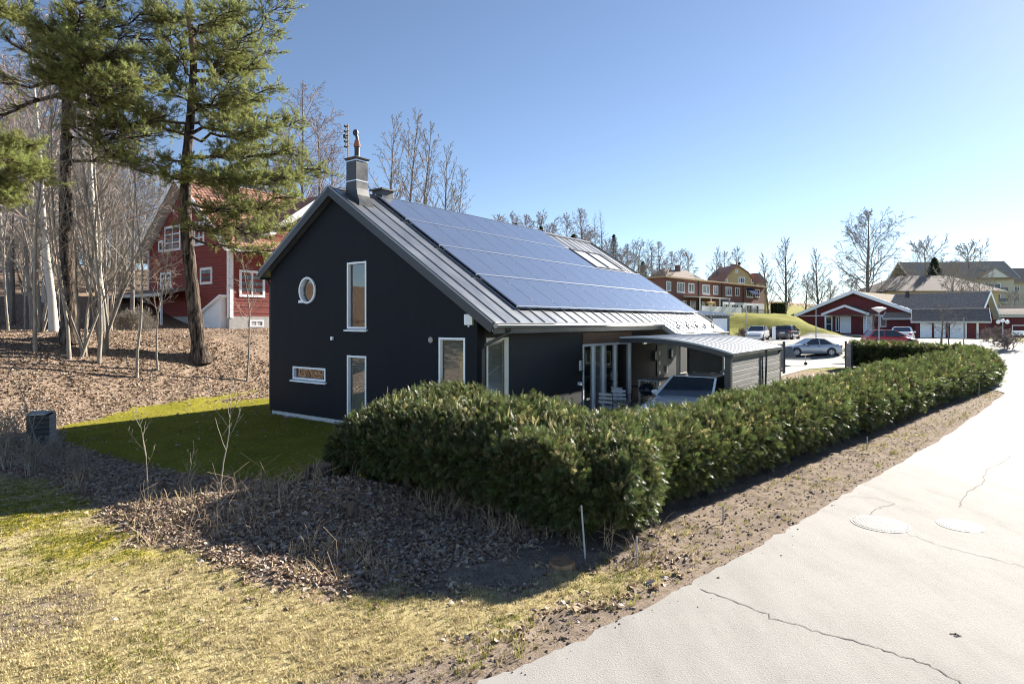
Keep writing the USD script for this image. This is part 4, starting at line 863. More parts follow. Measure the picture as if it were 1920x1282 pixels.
# the same kinds with twigs thick enough to show from farther off
for sfx, R_, TH in (('m', .017, 1.0), ('f', .034, 1.7)):
    for k in range(2):
        TREE['poplar' + sfx, k] = tree_proto('poplar_tree', 400 + k, 15, .17 * TH, lambda f: .34 * (1 - f) ** .8 + .05, 26, .14, (32, 48), [{'n': 5, 'trop': .06, 'wob': .07, 'kids': (7, 9), 'from': .15, 'len': (.28, .45), 'ang': (25, 45)}, {'n': 3, 'kids': (3, 4), 'len': (.35, .55), 'trop': .05}, {'n': 2}, R_])
        TREE['birch' + sfx, k] = tree_proto('birch_tree', 420 + k, 18, .2 * TH, lambda f: .26 * math.sin(math.pi * min(1, f * .8 + .22)) + .04, 26, .22, (35, 60), [{'n': 4, 'trop': .02, 'wob': .1, 'kids': (8, 10), 'from': .25, 'len': (.3, .45), 'ang': (30, 55)}, {'n': 3, 'kids': (4, 6), 'len': (.45, .7), 'trop': -.14, 'from': .2}, {'n': 2, 'trop': -.3}, R_], bark='bark_grey', twig='twig_red')
        TREE['bare' + sfx, k] = tree_proto('bare_tree', 440 + k, 11, .16 * TH, lambda f: .40 * math.sin(math.pi * min(1, f * .75 + .2)) + .05, 20, .2, (40, 68), [{'n': 5, 'trop': .05, 'wob': .15, 'kids': (7, 9), 'from': .25, 'len': (.35, .55), 'ang': (30, 60)}, {'n': 3, 'kids': (5, 6), 'len': (.4, .6), 'wob': .15, 'trop': .03}, {'n': 2, 'wob': .15}, R_])
for k in range(2): TREE['bushm', k] = tree_proto('bare_bush', 480 + k, 1.7, .03, lambda f: .5 * (1 - f) + .12, 48, .05, (15, 60), [{'n': 3, 'trop': .06, 'wob': .15, 'kids': (7, 9), 'from': .2, 'len': (.35, .6)}, {'n': 2, 'kids': (3, 4), 'len': (.4, .6)}, {'n': 2}, .014], bark='twig_red', twig='twig_red', forks=8)
TREE['big', 0] = tree_proto('big_birch', 470, 19, .42, lambda f: .36 * math.sin(math.pi * min(1, f * .72 + .25)) + .04, 34, .2, (35, 66), [{'n': 6, 'trop': .05, 'wob': .12, 'kids': (10, 12), 'from': .2, 'len': (.3, .5), 'ang': (30, 60)}, {'n': 4, 'kids': (6, 8), 'len': (.35, .6), 'wob': .15, 'trop': -.03}, {'n': 3, 'trop': -.2}, .03])
# far conifers: whorls of drooping boughs with needle sprays
def conifer(name, seed, H, wid, base):
    g = Grower(seed); pr = proto(name); nd = MB(); g.tr.tube([(0, 0, -.2), (0, 0, H * .5), (0, 0, H)], [.2, .12, .02], 7, caps=False)
    for i in range(150):
        f = (i + g.r.random()) / 150; z = H * (base + (1 - base) * f); L = wid * (1 - f) ** .8 * g.r.uniform(.65, 1.15) + .15; az = i * 2.4
        pts = g.path((0, 0, z), (math.cos(az), math.sin(az), .05), L, 4, .06, -.05); g.tw.tube(pts, [.03, .025, .02, .015, .01], 3, caps=False)
        for q in np.linspace(.2, 1, 9):
            j = min(int(q * 4), 3); c = pts[j] + (pts[j + 1] - pts[j]) * (q * 4 - j)
            for s in range(5):
                d = unit(g.r.normal(0, 1, 3) + [0, 0, -.5] + .8 * np.array([math.cos(az), math.sin(az), 0])); e = c + d * g.r.uniform(.18, .42); s_ = unit(np.cross(d, g.r.normal(0, 1, 3))) * .05
                nd.add([c - s_, c + s_, e], [[0, 1, 2]])
    g.tr.build('trunk', 'bark_grey', pr, smooth=True); g.tw.build('bough', 'bark_grey', pr); nd.build('crown', 'needle_dark', pr); return pr
for k in range(2): TREE['spruce', k] = conifer('spruce_tree', 300 + k, 13, 2.6, .08)
TREE['pine', 0] = conifer('far_pine', 310, 11, 2.2, .4)

def tree(kind, k, px, d, top=None, label=None, group=None, rot=None, cat='tree', H=None, wide=1.0, dz=0.0):
    """Plants a tree where its foot shows at picture column px at depth d; top = picture row of its tip."""
    if kind in ('poplar', 'birch', 'bare') and d > 45: kind = kind + ('f' if d > 85 else 'm'); k %= 2
    if kind == 'bush' and d > 40: kind = 'bushm'
    H0 = {'big': 19, 'poplar': 15, 'birch': 18, 'bare': 11, 'pole': 13, 'larch': 16, 'clump': 9, 'small': 3.6, 'bush': 1.7, 'sapling': 3.2, 'spruce': 13, 'pine': 11}[kind.rstrip('mf') if kind[-1] in 'mf' else kind]
    x = ray(px, d); z = float(zg(x, d)) + dz
    if top is not None: H = CAM_Z + (603 - top) / 1145 * d - z
    s = 1.0 if H is None else H / H0
    return copy_of(TREE[kind, k], {'big': 'birch_tree', 'poplar': 'bare_tree', 'birch': 'birch_tree', 'bare': 'bare_tree', 'pole': 'thin_tree', 'larch': 'larch_tree', 'clump': 'multi_stem_tree', 'small': 'small_tree', 'bush': 'bare_bush', 'sapling': 'sapling', 'spruce': 'spruce_tree', 'pine': 'pine_tree'}[kind.rstrip('mf') if kind[-1] in 'mf' else kind],
                   label, cat, (x, d, z), (px * 7.3 + d * 31) % 360 if rot is None else rot, group, (s * wide, s * wide, s))
# ---- the two big pines (and one whose boughs reach in from the left)
def shoot(seed, n=26, L=.17, nl=.085):
    r = np.random.default_rng(seed); m = MB()
    for k in range(n):
        x = L * (k / n) ** .8; a = r.uniform(0, 6.283); el = r.uniform(.45, 1.0); d = np.array([math.cos(el), math.sin(el) * math.cos(a), math.sin(el) * math.sin(a)])
        p = np.array([x, 0, 0]); e = p + d * nl * r.uniform(.8, 1.15); s = unit(np.cross(d, r.normal(0, 1, 3))) * .0055
        m.add([p - s, p + s, e], [[0, 1, 2]])
    return m
def big_pine(name, label, base, trunk, r0, limbs, seed, dens=1.0, topcol=.55):
    """trunk: points; limbs: (height on trunk, end point, thickness, foliage 0..1, flatness)."""
    t = thing(name, label, 'tree', base); b = np.array(base); g = Grower(seed); tp = np.array(trunk) - b
    f = np.linspace(0, 1, 40); cum = np.r_[0, np.cumsum(np.linalg.norm(np.diff(tp, axis=0), axis=1))]; cum /= cum[-1]
    P = np.stack([np.interp(f, cum, tp[:, k]) for k in range(3)], 1); P[1:-1] = (P[:-2] + 2 * P[1:-1] + P[2:]) / 4
    R = r0 * (1 - .78 * f); R[0] *= 1.5; R[1] *= 1.2; R *= 1 + .04 * np.sin(np.arange(40) * 2.1)
    cutk = int(40 * topcol)
    MB().tube(P[:cutk + 1], R[:cutk + 1], 14, caps=False).build('trunk', 'bark_pine', t, smooth=True)
    MB().tube(P[cutk:], R[cutk:], 10, caps=False).build('upper_trunk', 'bark_pine_top', t, smooth=True)
    pos, dirs = [], []
    for (z, end, rr, fol, flat) in limbs:
        k = int(np.argmin(np.abs(P[:, 2] + b[2] - z))); s = P[k]; e = np.array(end) - b; L = np.linalg.norm(e - s)
        n = 7; ts = np.linspace(0, 1, n + 1)[:, None]; sag = np.array([0, 0, 1.0]) * (-.10 * L * np.sin(np.pi * ts) * g.r.uniform(.2, 1.2)) ; path = s + (e - s) * ts + sag + np.vstack([np.zeros(3), g.r.normal(0, .05 * L / 2, (n - 1, 3)), np.zeros(3)])
        g.tw.tube(path, np.linspace(rr, rr * .35, n + 1), 7, caps=False)
        ax = unit(e - s); horiz = unit(np.cross(ax, [0, 0, 1.0]))
        for i in range(int(11 + 5 * L)):
            q = .28 + .72 * (i + g.r.random()) / (11 + 5 * L); q = min(q, .99); j = min(int(q * n), n - 1); c = path[j] + (path[j + 1] - path[j]) * (q * n - j)
            sg = 1 if i % 2 else -1; sd = unit(ax * g.r.uniform(.3, .9) + horiz * sg * g.r.uniform(.5, 1.1) + np.array([0, 0, g.r.uniform(-.15, .4)]) * (1.3 - flat))
            l = (.34 + .22 * L) * (1.15 - .75 * q) * g.r.uniform(.7, 1.25); sp = g.path(c, sd, l, 4, .14, .03); g.tw.tube(sp, np.linspace(rr * .28, .008, 5), 4, caps=False)
            for w in range(int(3 + l * 5)):
                qq = g.r.uniform(.25, 1); jj = min(int(qq * 4), 3); cc = sp[jj] + (sp[jj + 1] - sp[jj]) * (qq * 4 - jj)
                td = unit(unit(sp[jj + 1] - sp[jj]) + g.r.normal(0, .55, 3) * [1, 1, .6 + .4 * (1 - flat)]); tl = g.r.uniform(.18, .42); te = cc + td * tl
                g.tw.tube([cc, te], [.007, .004], 3, caps=False)
                if g.r.random() < fol:
                    for u in range(int(round(4 * dens))):
                        fr_ = g.r.uniform(.3, 1); pos.append(cc + td * tl * fr_); dirs.append(unit(td + g.r.normal(0, .45, 3) + [0, 0, .35]))
    g.tw.build('limbs', 'bark_pine', t)
    pos, dirs = np.array(pos), np.array(dirs); n = len(pos)
    scatter('crown', t, [(shoot(1), 'needle', 'needle_shoot'), (shoot(2, 30, .2, .075), 'needle', 'needle_shoot')], pos, frames(dirs, g.r.normal(0, 1, (n, 3))), g.r.uniform(.85, 1.35, n), g.r.integers(0, 2, n))
    print(name, n); return t
def W(px, py, d): return (ray(px, d), d, CAM_Z + (603 - py) / 1145 * d)
b2 = (ray(377, 24.1), 24.1, float(zg(ray(377, 24.1), 24.1)) - .1)
L2 = []
for (ay, ex_, ey_, dd, rr, fol) in [(90, 530, 10, -1, .05, 1), (70, 470, -20, 1, .05, 1), (60, 440, 20, -2, .04, 1), (120, 300, -10, 1, .05, .8), (40, 290, 40, -1.5, .04, .9), (150, 508, 95, .5, .06, 1), (140, 455, 70, -1.8, .05, 1), (150, 318, 75, -1, .05, 1), (160, 480, 128, 2, .05, 1),
        (195, 510, 165, -.6, .06, 1), (190, 470, 190, 1.2, .05, 1), (200, 312, 165, -1.0, .05, 1), (205, 430, 150, -2.2, .05, 1), (240, 242, 205, -.5, .06, .8), (245, 300, 235, 1.4, .05, .8), (250, 562, 225, .4, .07, 1), (255, 505, 240, -1.6, .06, 1), (240, 470, 205, 2, .05, 1),
        (290, 555, 275, -.9, .07, 1), (285, 470, 262, 1.4, .05, 1), (290, 330, 300, -1.4, .05, .9), (320, 602, 318, .2, .07, 1), (325, 545, 330, -1.9, .06, 1), (330, 480, 310, 1.8, .05, 1), (330, 330, 330, -1.4, .05, .9), (330, 420, 335, -2.3, .05, 1),
        (375, 552, 372, -.8, .06, .9), (385, 450, 385, -2.2, .05, .6), (420, 555, 428, -1.2, .06, .75), (425, 405, 425, -2.1, .04, .5), (440, 520, 468, -.6, .05, .5)]:
    d1 = 24.1 + dd; L2.append((W(0, ay, 24.1)[2], W(ex_, ey_, d1), rr, fol, .85))
r8 = random.Random(8)
for k in range(12):
    z = W(0, 200 - 30 * k, 24.1)[2]; a = r8.uniform(0, 6.28); l = r8.uniform(1.3, 2.6); c = W(358, 0, 24.1); L2.append((z, (c[0] + math.cos(a) * l, c[1] + math.sin(a) * l, z + r8.uniform(.2, .8)), .05, 1, .8))
big_pine('pine_tree', 'tall pine with leaning furrowed trunk in front of the red log house', b2, [b2, W(362, 560, 24.1), W(349, 430, 24.1), W(347, 330, 24.1), W(358, 210, 24.1), W(364, 110, 24.2), W(350, 0, 24.2), W(352, -110, 24.2)], .29, L2, 42, .85, .7)
b1 = (ray(131, 22), 22.0, float(zg(ray(131, 22), 22.0)) - .1)
L1 = []
for (ay, ex_, ey_, dd, rr, fol) in [(120, 40, 18, -1, .09, 1), (100, 85, 45, -2.2, .07, 1), (80, 150, 20, -2, .06, 1), (70, 195, 30, -1, .06, 1), (110, 215, 95, -2.4, .06, 1), (130, 265, 140, -2.2, .07, 1), (150, 230, 165, -2.6, .06, 1), (120, 140, 95, -3, .05, 1), (145, 100, 138, -2.2, .05, 1), (160, 180, 190, -1.6, .05, .9), (150, 175, 125, -2.6, .06, 1), (140, 245, 120, -1.2, .06, 1),
        (130, 10, 70, -.5, .07, .25), (160, -40, 215, -1.5, .085, .15), (150, -30, 145, .5, .07, .3), (60, 290, 30, 1, .05, .35), (50, 310, 70, 2, .05, .35), (90, 305, 120, 1, .05, .4), (30, 250, -20, .5, .05, .5), (210, 240, 245, -.5, .07, .25), (245, 255, 262, .8, .05, .15), (300, 235, 284, .3, .06, .1), (225, 180, 215, -1.2, .05, .5),
        (205, 312, 215, -.6, .06, .8), (215, 285, 250, -.9, .05, .55), (230, 292, 300, -.4, .05, .5), (240, 262, 322, -.8, .04, .5), (20, 100, -40, -1, .06, 1), (10, 200, -30, -1.4, .06, 1), (0, 150, -60, 1, .06, 1)]:
    d1 = 22 + dd; L1.append((W(0, ay, 22)[2], W(ex_, ey_, d1), rr, fol, .55))
big_pine('pine_tree', 'big pine with straight dark trunk and wide boughs at the far left', b1, [b1, W(125, 480, 22), W(123, 330, 22), W(126, 180, 22), W(134, 60, 22), W(132, -60, 22), W(136, -160, 22)], .27, L1, 43, .8, .75)
b3 = (ray(-110, 17), 17.0, float(zg(ray(-110, 17), 17.0)) - .1)
L3 = [(W(0, ay, 17)[2], W(ex_, ey_, 17 + dd), rr, 1, .6) for (ay, ex_, ey_, dd, rr) in [(240, 55, 275, .2, .06), (250, 78, 325, .5, .05), (260, 25, 300, -.6, .05), (280, 20, 355, .2, .05), (270, 60, 300, 1.2, .05), (20, 12, 15, 0, .07), (300, -10, 372, -.3, .05)]]
big_pine('pine_tree', 'pine outside the left edge with boughs hanging into the picture', b3, [b3, W(-110, 300, 17), W(-100, 60, 17), W(-60, -100, 17)], .22, L3, 44, 1.0, .7)

# ------------------------------------------------------------------ neighbouring buildings
mat('log_red', (.165, .028, .021), (.235, .042, .032), scale=3, rough=.75, stretch=(1, 1, 3))
mat('board_red', (.105, .016, .018), (.14, .022, .024), scale=4, rough=.75, stretch=(6, 6, .3))
mat('tile_red', (.21, .095, .062), (.33, .165, .115), scale=7, rough=.8, lo=.35, hi=.65)
mat('tile_brown', (.20, .165, .14), (.31, .26, .225), scale=5, rough=.85, lo=.35, hi=.65, spec=.12)
mat('roof_felt', (.17, .14, .11), (.21, .175, .14), scale=4, rough=.95, spec=.05)
mat('brick', (.15, .066, .052), (.215, .10, .078), scale=14, rough=.85)
mat('yellow_wall', (.40, .305, .15), (.47, .36, .19), scale=3, rough=.8)
mat('beige_wall', (.40, .36, .29), (.47, .425, .35), scale=3, rough=.8)
mat('pink_wall', (.40, .24, .18), (.48, .30, .22), scale=3, rough=.85)
mat('blue_cloth', (.012, .025, .07), (.02, .035, .1), scale=5, rough=1.0, spec=.02)
mat('timber', (.35, .25, .15), (.45, .33, .2), scale=5, rough=.8)
mat('corrugated', (.50, .51, .50), (.6, .6, .59), scale=2, rough=.45, metal=.3)
mat('concrete', (.30, .295, .285), (.40, .39, .375), scale=5, rough=.9)
mat('far_glass', (.02, .028, .035), (.05, .06, .07), scale=.4, rough=.08, spec=.8)
mat('soffit', (.5, .49, .46), (.6, .58, .55), scale=3, rough=.8)
mat('orange_board', (.32, .10, .05), (.38, .13, .07), rough=.8)

def wplane(axis, c):
    """Map (a, out, z) to building coordinates: axis 'x' = wall facing -x at x=c, 'y' = wall facing -y at y=c, 'X' facing +x."""
    def f(v):
        v = np.asarray(v, float)
        if axis == 'x': return np.stack([c - v[:, 1], v[:, 0], v[:, 2]], 1)
        if axis == 'X': return np.stack([c + v[:, 1], v[:, 0], v[:, 2]], 1)
        return np.stack([v[:, 0], c - v[:, 1], v[:, 2]], 1)
    return f
def fwin(b, mp, a0, a1, z0, z1, nx=2, nz=1, fr=.1, name='window', glass='far_glass', frame='white_paint', box=False):
    a0, a1 = min(a0, a1), max(a0, a1); z0, z1 = min(z0, z1), max(z0, z1)
    L = [(a0, a1, -.02, .06, z1 - fr, z1), (a0, a1, -.02, .06, z0, z0 + fr), (a0, a0 + fr, -.02, .0605, z0 + fr, z1 - fr), (a1 - fr, a1, -.02, .0605, z0 + fr, z1 - fr)]
    for k in range(1, nx): x = a0 + (a1 - a0) * k / nx; L.append((x - fr * .35, x + fr * .35, .0, .045, z0 + fr, z1 - fr))
    for k in range(1, nz): z = z0 + (z1 - z0) * k / nz; L.append((a0 + fr, a1 - fr, .0, .04, z - fr * .25, z + fr * .25))
    if box: L.append((a0 - .05, a1 + .05, .0, .14, z0 - .12, z0 - .01))
    f = boxes(mp, L).build(name, frame, b)
    boxes(mp, [(a0 + fr * .9, a1 - fr * .9, -.01, .015, z0 + fr * .9, z1 - fr * .9)]).build('pane', glass, f); return f
def tiles(name, m_, parent, o, u, v, nrow, pitch=.26, amp=.03, step=.028):
    """Roof of curved tiles: o corner at the eave, u along the eave, v up the slope."""
    o, u, v = map(lambda q: np.asarray(q, float), (o, u, v)); Lu = np.linalg.norm(u); n = unit(np.cross(u, v)); nu = max(8, int(Lu / pitch) * 4)
    a = np.linspace(0, 1, nu + 1); h = amp * np.abs(np.sin(a * Lu / pitch * np.pi)) ** 1.2
    V = []
    for k in range(nrow):
        for q, e in ((k / nrow, step), ((k + 1) / nrow, 0)): V.append(o + u * a[:, None] + v * q + n * (h + e + .01)[:, None])
    V = np.array(V); R_ = len(V); i, j = np.meshgrid(np.arange(R_ - 1), np.arange(nu), indexing='ij'); k = nu + 1
    F = np.stack([i * k + j, i * k + j + 1, (i + 1) * k + j + 1, (i + 1) * k + j], -1).reshape(-1, 4)
    return MB().add(V.reshape(-1, 3), F).build(name, m_, parent)
def gable_roof(b, x0, x1, yc, hw_, ze, zr_, th=.16, m_='roof_felt', tile=None, pitch=.26, rows=12, name='roof', barge='white_paint', bw=.28, ends=(True, True)):
    """Ridge along x at y=yc; half span hw_ incl. overhang."""
    P = lambda x, y, z: (x, y, z)
    m = MB()
    for sg in (-1, 1): m.hexa([P(x0, yc + sg * hw_, ze - th), P(x1, yc + sg * hw_, ze - th), P(x1, yc, zr_ - th), P(x0, yc, zr_ - th), P(x0, yc + sg * hw_, ze), P(x1, yc + sg * hw_, ze), P(x1, yc, zr_), P(x0, yc, zr_)])
    r = m.build(name, m_, b)
    if tile:
        tiles('roof_tiles', tile, r, (x0, yc - hw_, ze + .005), (x1 - x0, 0, 0), (0, hw_, zr_ - ze), rows, pitch)
        tiles('roof_tiles', tile, r, (x1, yc + hw_, ze + .005), (x0 - x1, 0, 0), (0, -hw_, zr_ - ze), rows, pitch)
        MB().tube([(x0, yc, zr_ + .04), (x1, yc, zr_ + .04)], .11, 8).build('ridge_tile', tile, r)
    for e, x in zip(ends, (x0 - .04, x1)):
        if not e: continue
        for sg in (-1, 1): MB().bar((x + .02, yc + sg * (hw_ + .03), ze - .02), (x + .02, yc, zr_ - .02), .05, bw, up=(0, 0, 1)).build('barge_board', barge, b)
    return r
def gable_walls(b, x0, x1, y0, y1, zb, ze, yc, zr_, m_, name='wall'):
    m = MB().box(x0, x1, y0, y0 + .2, zb, ze).box(x0, x1, y1 - .2, y1, zb, ze)
    pg = Polygon([(y0 + .2, zb), (y1 - .2, zb), (y1 - .2, ze), (yc, zr_ - .1), (y0 + .2, ze)])
    for x in (x0, x1 - .2): m.poly(pg, 0, .2, ((x, 0, 0), (0, 1, 0), (0, 0, 1), (1, 0, 0)))
    return m.build(name, m_, b)

# ---- the red log house behind the bank
zb = 2.35
rh = thing('log_house', 'tall red log house with white trim and red tile roof behind the leaning pine', 'house', (-18.5, 40, 0), 53.73)
def logs(mb, pg, depth, frame, row=.21):
    x0, y0, x1, y1 = pg.bounds; k = 0; z = y0
    while z < y1:
        g = pg.intersection(sbox(x0 - 1, z + .012, x1 + 1, min(z + row, y1)))
        for q in getattr(g, 'geoms', [g]):
            if q.geom_type == 'Polygon' and q.area > .02: mb.poly(q, -depth, .02 * (k % 2), frame)
        z += row; k += 1
    return mb
GW, RL = 11.7, 14.0; rw0, rz0, ez0 = 5.85, 13.1, 7.75
logs(MB(), Polygon([(0, 3.3), (GW, 3.3), (GW, 8.1), (rw0, 12.8), (0, 8.1)]), .16, ((0, 0, 0), (0, 1, 0), (0, 0, 1), (-1, 0, 0))).build('log_wall', 'log_red', rh, kind='stuff')
logs(MB(), sbox(.17, 3.3, RL, 8.0), .16, ((0, 0, 0), (1, 0, 0), (0, 0, 1), (0, -1, 0))).build('log_wall', 'log_red', rh, kind='stuff')
MB().box(.3, RL, .3, GW, 3.0, 8.0).poly(Polygon([(.3, 8.0), (GW - .1, 8.0), (rw0, 12.5)]), .3, RL, ((0, 0, 0), (0, 1, 0), (0, 0, 1), (1, 0, 0))).build('inner_wall', 'log_red', rh)
MB().box(-.03, RL, -.03, GW, zb - 2.5, 3.3).build('plinth', 'concrete', rh)
for mp, a in ((wplane('x', 0), 0), (wplane('x', 0), GW - .2), (wplane('y', 0), 0)): boxes(mp, [(a, a + .22, -.1, .07, 3.2, 8.3)]).build('corner_board', 'white_paint', rh)
gable_roof(rh, -.8, RL + .6, rw0, 6.9, ez0 - .1, rz0, .2, 'soffit', 'tile_red', .28, 20, bw=.42)
gx_, rx_ = wplane('x', 0), wplane('y', 0)
for a in ((9.0, 6.55, 8.1, 9.95, 2, 3), (9.98, 9.2, 8.15, 9.0, 1, 1), (9.65, 7.95, 5.2, 6.6, 2, 3), (3.75, 2.15, 5.5, 6.65, 1, 1), (4.6, 3.2, 8.2, 9.9, 2, 3)): fwin(rh, gx_, *a, fr=.17)
fwin(rh, rx_, .65, 2.5, 4.6, 6.4, 2, 1, .17); fwin(rh, rx_, 4.2, 6.0, 4.6, 6.4, 2, 1, .17); fwin(rh, rx_, 1.4, 2.4, 2.6, 3.05, 2, 1, .09, name='basement_window')
boxes(gx_, [(9.85, 10.7, .02, .08, 5.9, 7.7)]).build('orange_panel', 'orange_board', rh)
m = MB().hexa([(-2.2, 4.4, 4.75), (-.02, 4.4, 5.25), (-.02, 14.2, 5.25), (-2.2, 14.2, 4.75), (-2.2, 4.4, 4.87), (-.02, 4.4, 5.37), (-.02, 14.2, 5.37), (-2.2, 14.2, 4.87)])
pr_ = m.build('porch_roof', 'tile_brown', rh)
MB().box(-2.24, -2.2, 4.4, 14.2, 4.68, 4.88).build('porch_fascia', 'soffit', pr_)
for w in (4.9, 9.5, 13.8): MB().box(-2.1, -1.98, w, w + .12, zb - .3, 4.75).build('porch_post', 'white_paint', rh)
MB().poly(Polygon([(.4, zb), (3.1, zb), (3.1, 3.3), (.4, 4.5)]), 0, .35, ((-.03, 0, 0), (0, 1, 0), (0, 0, 1), (-1, 0, 0))).build('white_stair_wall', 'white_paint', rh)
MB().hexa([(-.6, .2, 4.58), (-.03, .2, 4.58), (-.03, 3.4, 3.2), (-.6, 3.4, 3.2), (-.6, .2, 4.72), (-.03, .2, 4.72), (-.03, 3.4, 3.34), (-.6, 3.4, 3.34)]).build('stair_canopy', 'white_paint', rh)
# cross gable to the right
m = MB(); cx0, chw, cez, crz = 7.2, 4.7, 9.0, 12.4
for sg in (-1, 1): m.hexa([(cx0 + sg * chw, -.7, cez - .2), (cx0 + sg * chw, 5.5, cez - .2), (cx0, 5.5, crz - .2), (cx0, -.7, crz - .2), (cx0 + sg * chw, -.7, cez), (cx0 + sg * chw, 5.5, cez), (cx0, 5.5, crz), (cx0, -.7, crz)])
cg = m.build('cross_gable_roof', 'soffit', rh)
tiles('roof_tiles', 'tile_red', cg, (cx0 - chw, 5.5, cez + .01), (0, -6.2, 0), (chw, 0, crz - cez), 16, .28)
tiles('roof_tiles', 'tile_red', cg, (cx0 + chw, -.7, cez + .01), (0, 6.2, 0), (-chw, 0, crz - cez), 16, .28)
logs(MB(), Polygon([(cx0 - chw + .5, 7.9), (cx0 + chw - .5, 7.9), (cx0 + chw - .5, 9.0), (cx0, 12.1), (cx0 - chw + .5, 9.0)]), .3, ((0, 0, 0), (1, 0, 0), (0, 0, 1), (0, -1, 0))).build('cross_gable_wall', 'log_red', rh, kind='stuff')
for sg in (-1, 1): MB().bar((cx0 + sg * (chw + .05), -.73, cez - .05), (cx0, -.73, crz - .05), .06, .45, up=(0, 0, 1)).build('barge_board', 'white_paint', rh)
# pink house at the far left edge
ph = thing('pink_house', 'pale pink house on the hillside cut by the left edge', 'house', (ray(28, 62), 64, float(zg(ray(28, 62), 62)) + .3), 20)
gable_walls(ph, -9, 2, 0, 8, -3, 2.6, 4, 4.6, 'pink_wall'); gable_roof(ph, -9.4, 2.4, 4, 4.6, 2.5, 4.7, m_='tile_brown')
fwin(ph, wplane('y', 0), -2.2, -.9, .9, 2.1)
fwin(ph, wplane('y', 0), -5.2, -3.9, .9, 2.1)

# ---- brick row of houses on the slope
rz_ = 4.0
rowh = thing('row_house', 'two-storey brick row of houses with flat roof on the green slope', 'row house', (22.1, 85, 0), 46.2)
MB().box(-1.5, 32.8, 0, 8.5, rz_ - 4, 9.0).build('wall', 'brick', rowh)
MB().hexa([(-2.0, -.5, 9.0), (33.2, -.5, 9.0), (33.2, 9, 9.0), (-2.0, 9, 9.0), (-2.0, -.5, 9.18), (33.2, -.5, 9.18), (33.2, 9, 9.35), (-2.0, 9, 9.35)]).build('roof', 'timber', rowh)
rp = wplane('y', 0)
for a0, a1, n in ((-1.3, 0, 1), (1.7, 3.85, 3), (5.05, 6.75, 2), (9.4, 11.7, 2), (12.95, 14.6, 2), (17.35, 19.6, 3), (20.85, 22.5, 2), (25.4, 27.9, 3), (29.05, 30.9, 2)): fwin(rowh, rp, a0, a1, 7.15, 8.55, n, 1, .13, box=(a1 - a0) > 1.9)
for x in (8.05, 15.95, 23.95): boxes(rp, [(x - .07, x + .07, .0, .12, rz_, 9.0)]).build('downpipe', 'dark_plastic', rowh)
MB().hexa([(25.2, -1.1, 7.5), (28.4, -1.1, 7.5), (28.4, -.02, 8.5), (25.2, -.02, 8.5), (25.2, -1.12, 7.55), (28.4, -1.12, 7.55), (28.4, -.02, 8.6), (25.2, -.02, 8.6)]).build('awning', 'blue_cloth', rowh)
MB().box(16.1, 32.7, -.12, -.01, rz_ - .4, 6.1).build('rendered_base', 'white_paint', rowh)
for a0, a1, n in ((16.8, 18.6, 2), (19.2, 21.8, 4), (22.6, 23.6, 1), (25.0, 27.6, 4), (29.0, 30.2, 1)): fwin(rowh, wplane('y', -.13), a0, a1, 4.3, 5.8, n, 2, .12)
for a0, a1 in ((1.2, 2.4), (3.4, 4.4), (5.6, 7.2), (9.2, 10.2), (11.4, 13.6)): fwin(rowh, rp, a0, a1, 4.3, 6.0, 2, 1, .12)
MB().hexa([(3.6, -2.6, 6.35), (13.4, -2.6, 6.35), (13.4, -.01, 6.5), (3.6, -.01, 6.5), (3.6, -2.6, 6.5), (13.4, -2.6, 6.5), (13.4, -.01, 6.65), (3.6, -.01, 6.65)]).build('porch_canopy', 'beam_white', rowh)
for x in (3.7, 7.2, 10.0, 13.2): MB().box(x, x + .14, -2.5, -2.36, rz_ - .5, 6.35).build('porch_post', 'white_paint', rowh)
MB().hexa([(11.5, -2.9, 6.0), (14.6, -2.9, 6.0), (14.6, -.6, 6.3), (11.5, -.6, 6.3), (11.5, -2.9, 6.06), (14.6, -2.9, 6.06), (14.6, -.6, 6.36), (11.5, -.6, 6.36)]).build('awning', 'blue_cloth', rowh)
for k in range(6):
    x = 3.2 + 2.2 * k; MB().box(x, x + 2.1, -3.05, -2.95, rz_ - .6, rz_ + 1.15).build('white_fence_panel', 'white_paint', rowh)
m = MB()
for k in range(40):
    x = 17.2 + .4 * k; MB_ = m.box(x, x + .06, -2.6, -2.54, rz_ - .3, rz_ + 1.0)
m.box(17.2, 33, -2.61, -2.53, rz_ + .9, rz_ + 1.0); m.build('balustrade', 'grey_panel', rowh, kind='stuff')
# ---- house with dark hipped roof and the yellow mansard house behind the row
def hip(b, x0, x1, y0, y1, ze, zr_, m_, inset):
    yc = (y0 + y1) / 2; a, c = (x0 + inset, yc, zr_), (x1 - inset, yc, zr_)
    return MB().add([(x0, y0, ze), (x1, y0, ze), (x1, y1, ze), (x0, y1, ze), a, c], [[0, 1, 5], [0, 5, 4], [1, 2, 5], [2, 3, 4], [2, 4, 5], [3, 0, 4], [0, 2, 1], [0, 3, 2]]).build('roof', m_, b)
hb_ = thing('hip_roof_house', 'house with long brown hipped roof behind the brick row', 'house', (ray(1256, 118), 118, 0), 35)
MB().box(0, 13.5, 0, 9, 2, 10.2).build('wall', 'beige_wall', hb_); hip(hb_, -.6, 14.1, -.6, 9.6, 10.1, 13.6, 'tile_brown', 3.6)
for x in (1.2, 4.0, 6.8, 9.6): MB().hexa([(x, -.5, 10.2), (x + 1.0, -.5, 10.2), (x + 1.0, 1.6, 11.2), (x, 1.6, 11.2), (x, -.5, 11.1), (x + 1.0, -.5, 11.1), (x + 1.0, 1.6, 11.5), (x, 1.6, 11.5)]).build('dormer', 'far_glass', hb_)
MB().box(7.2, 8.0, 4, 4.8, 13, 14.6).build('chimney', 'brick', hb_)
yd = 125
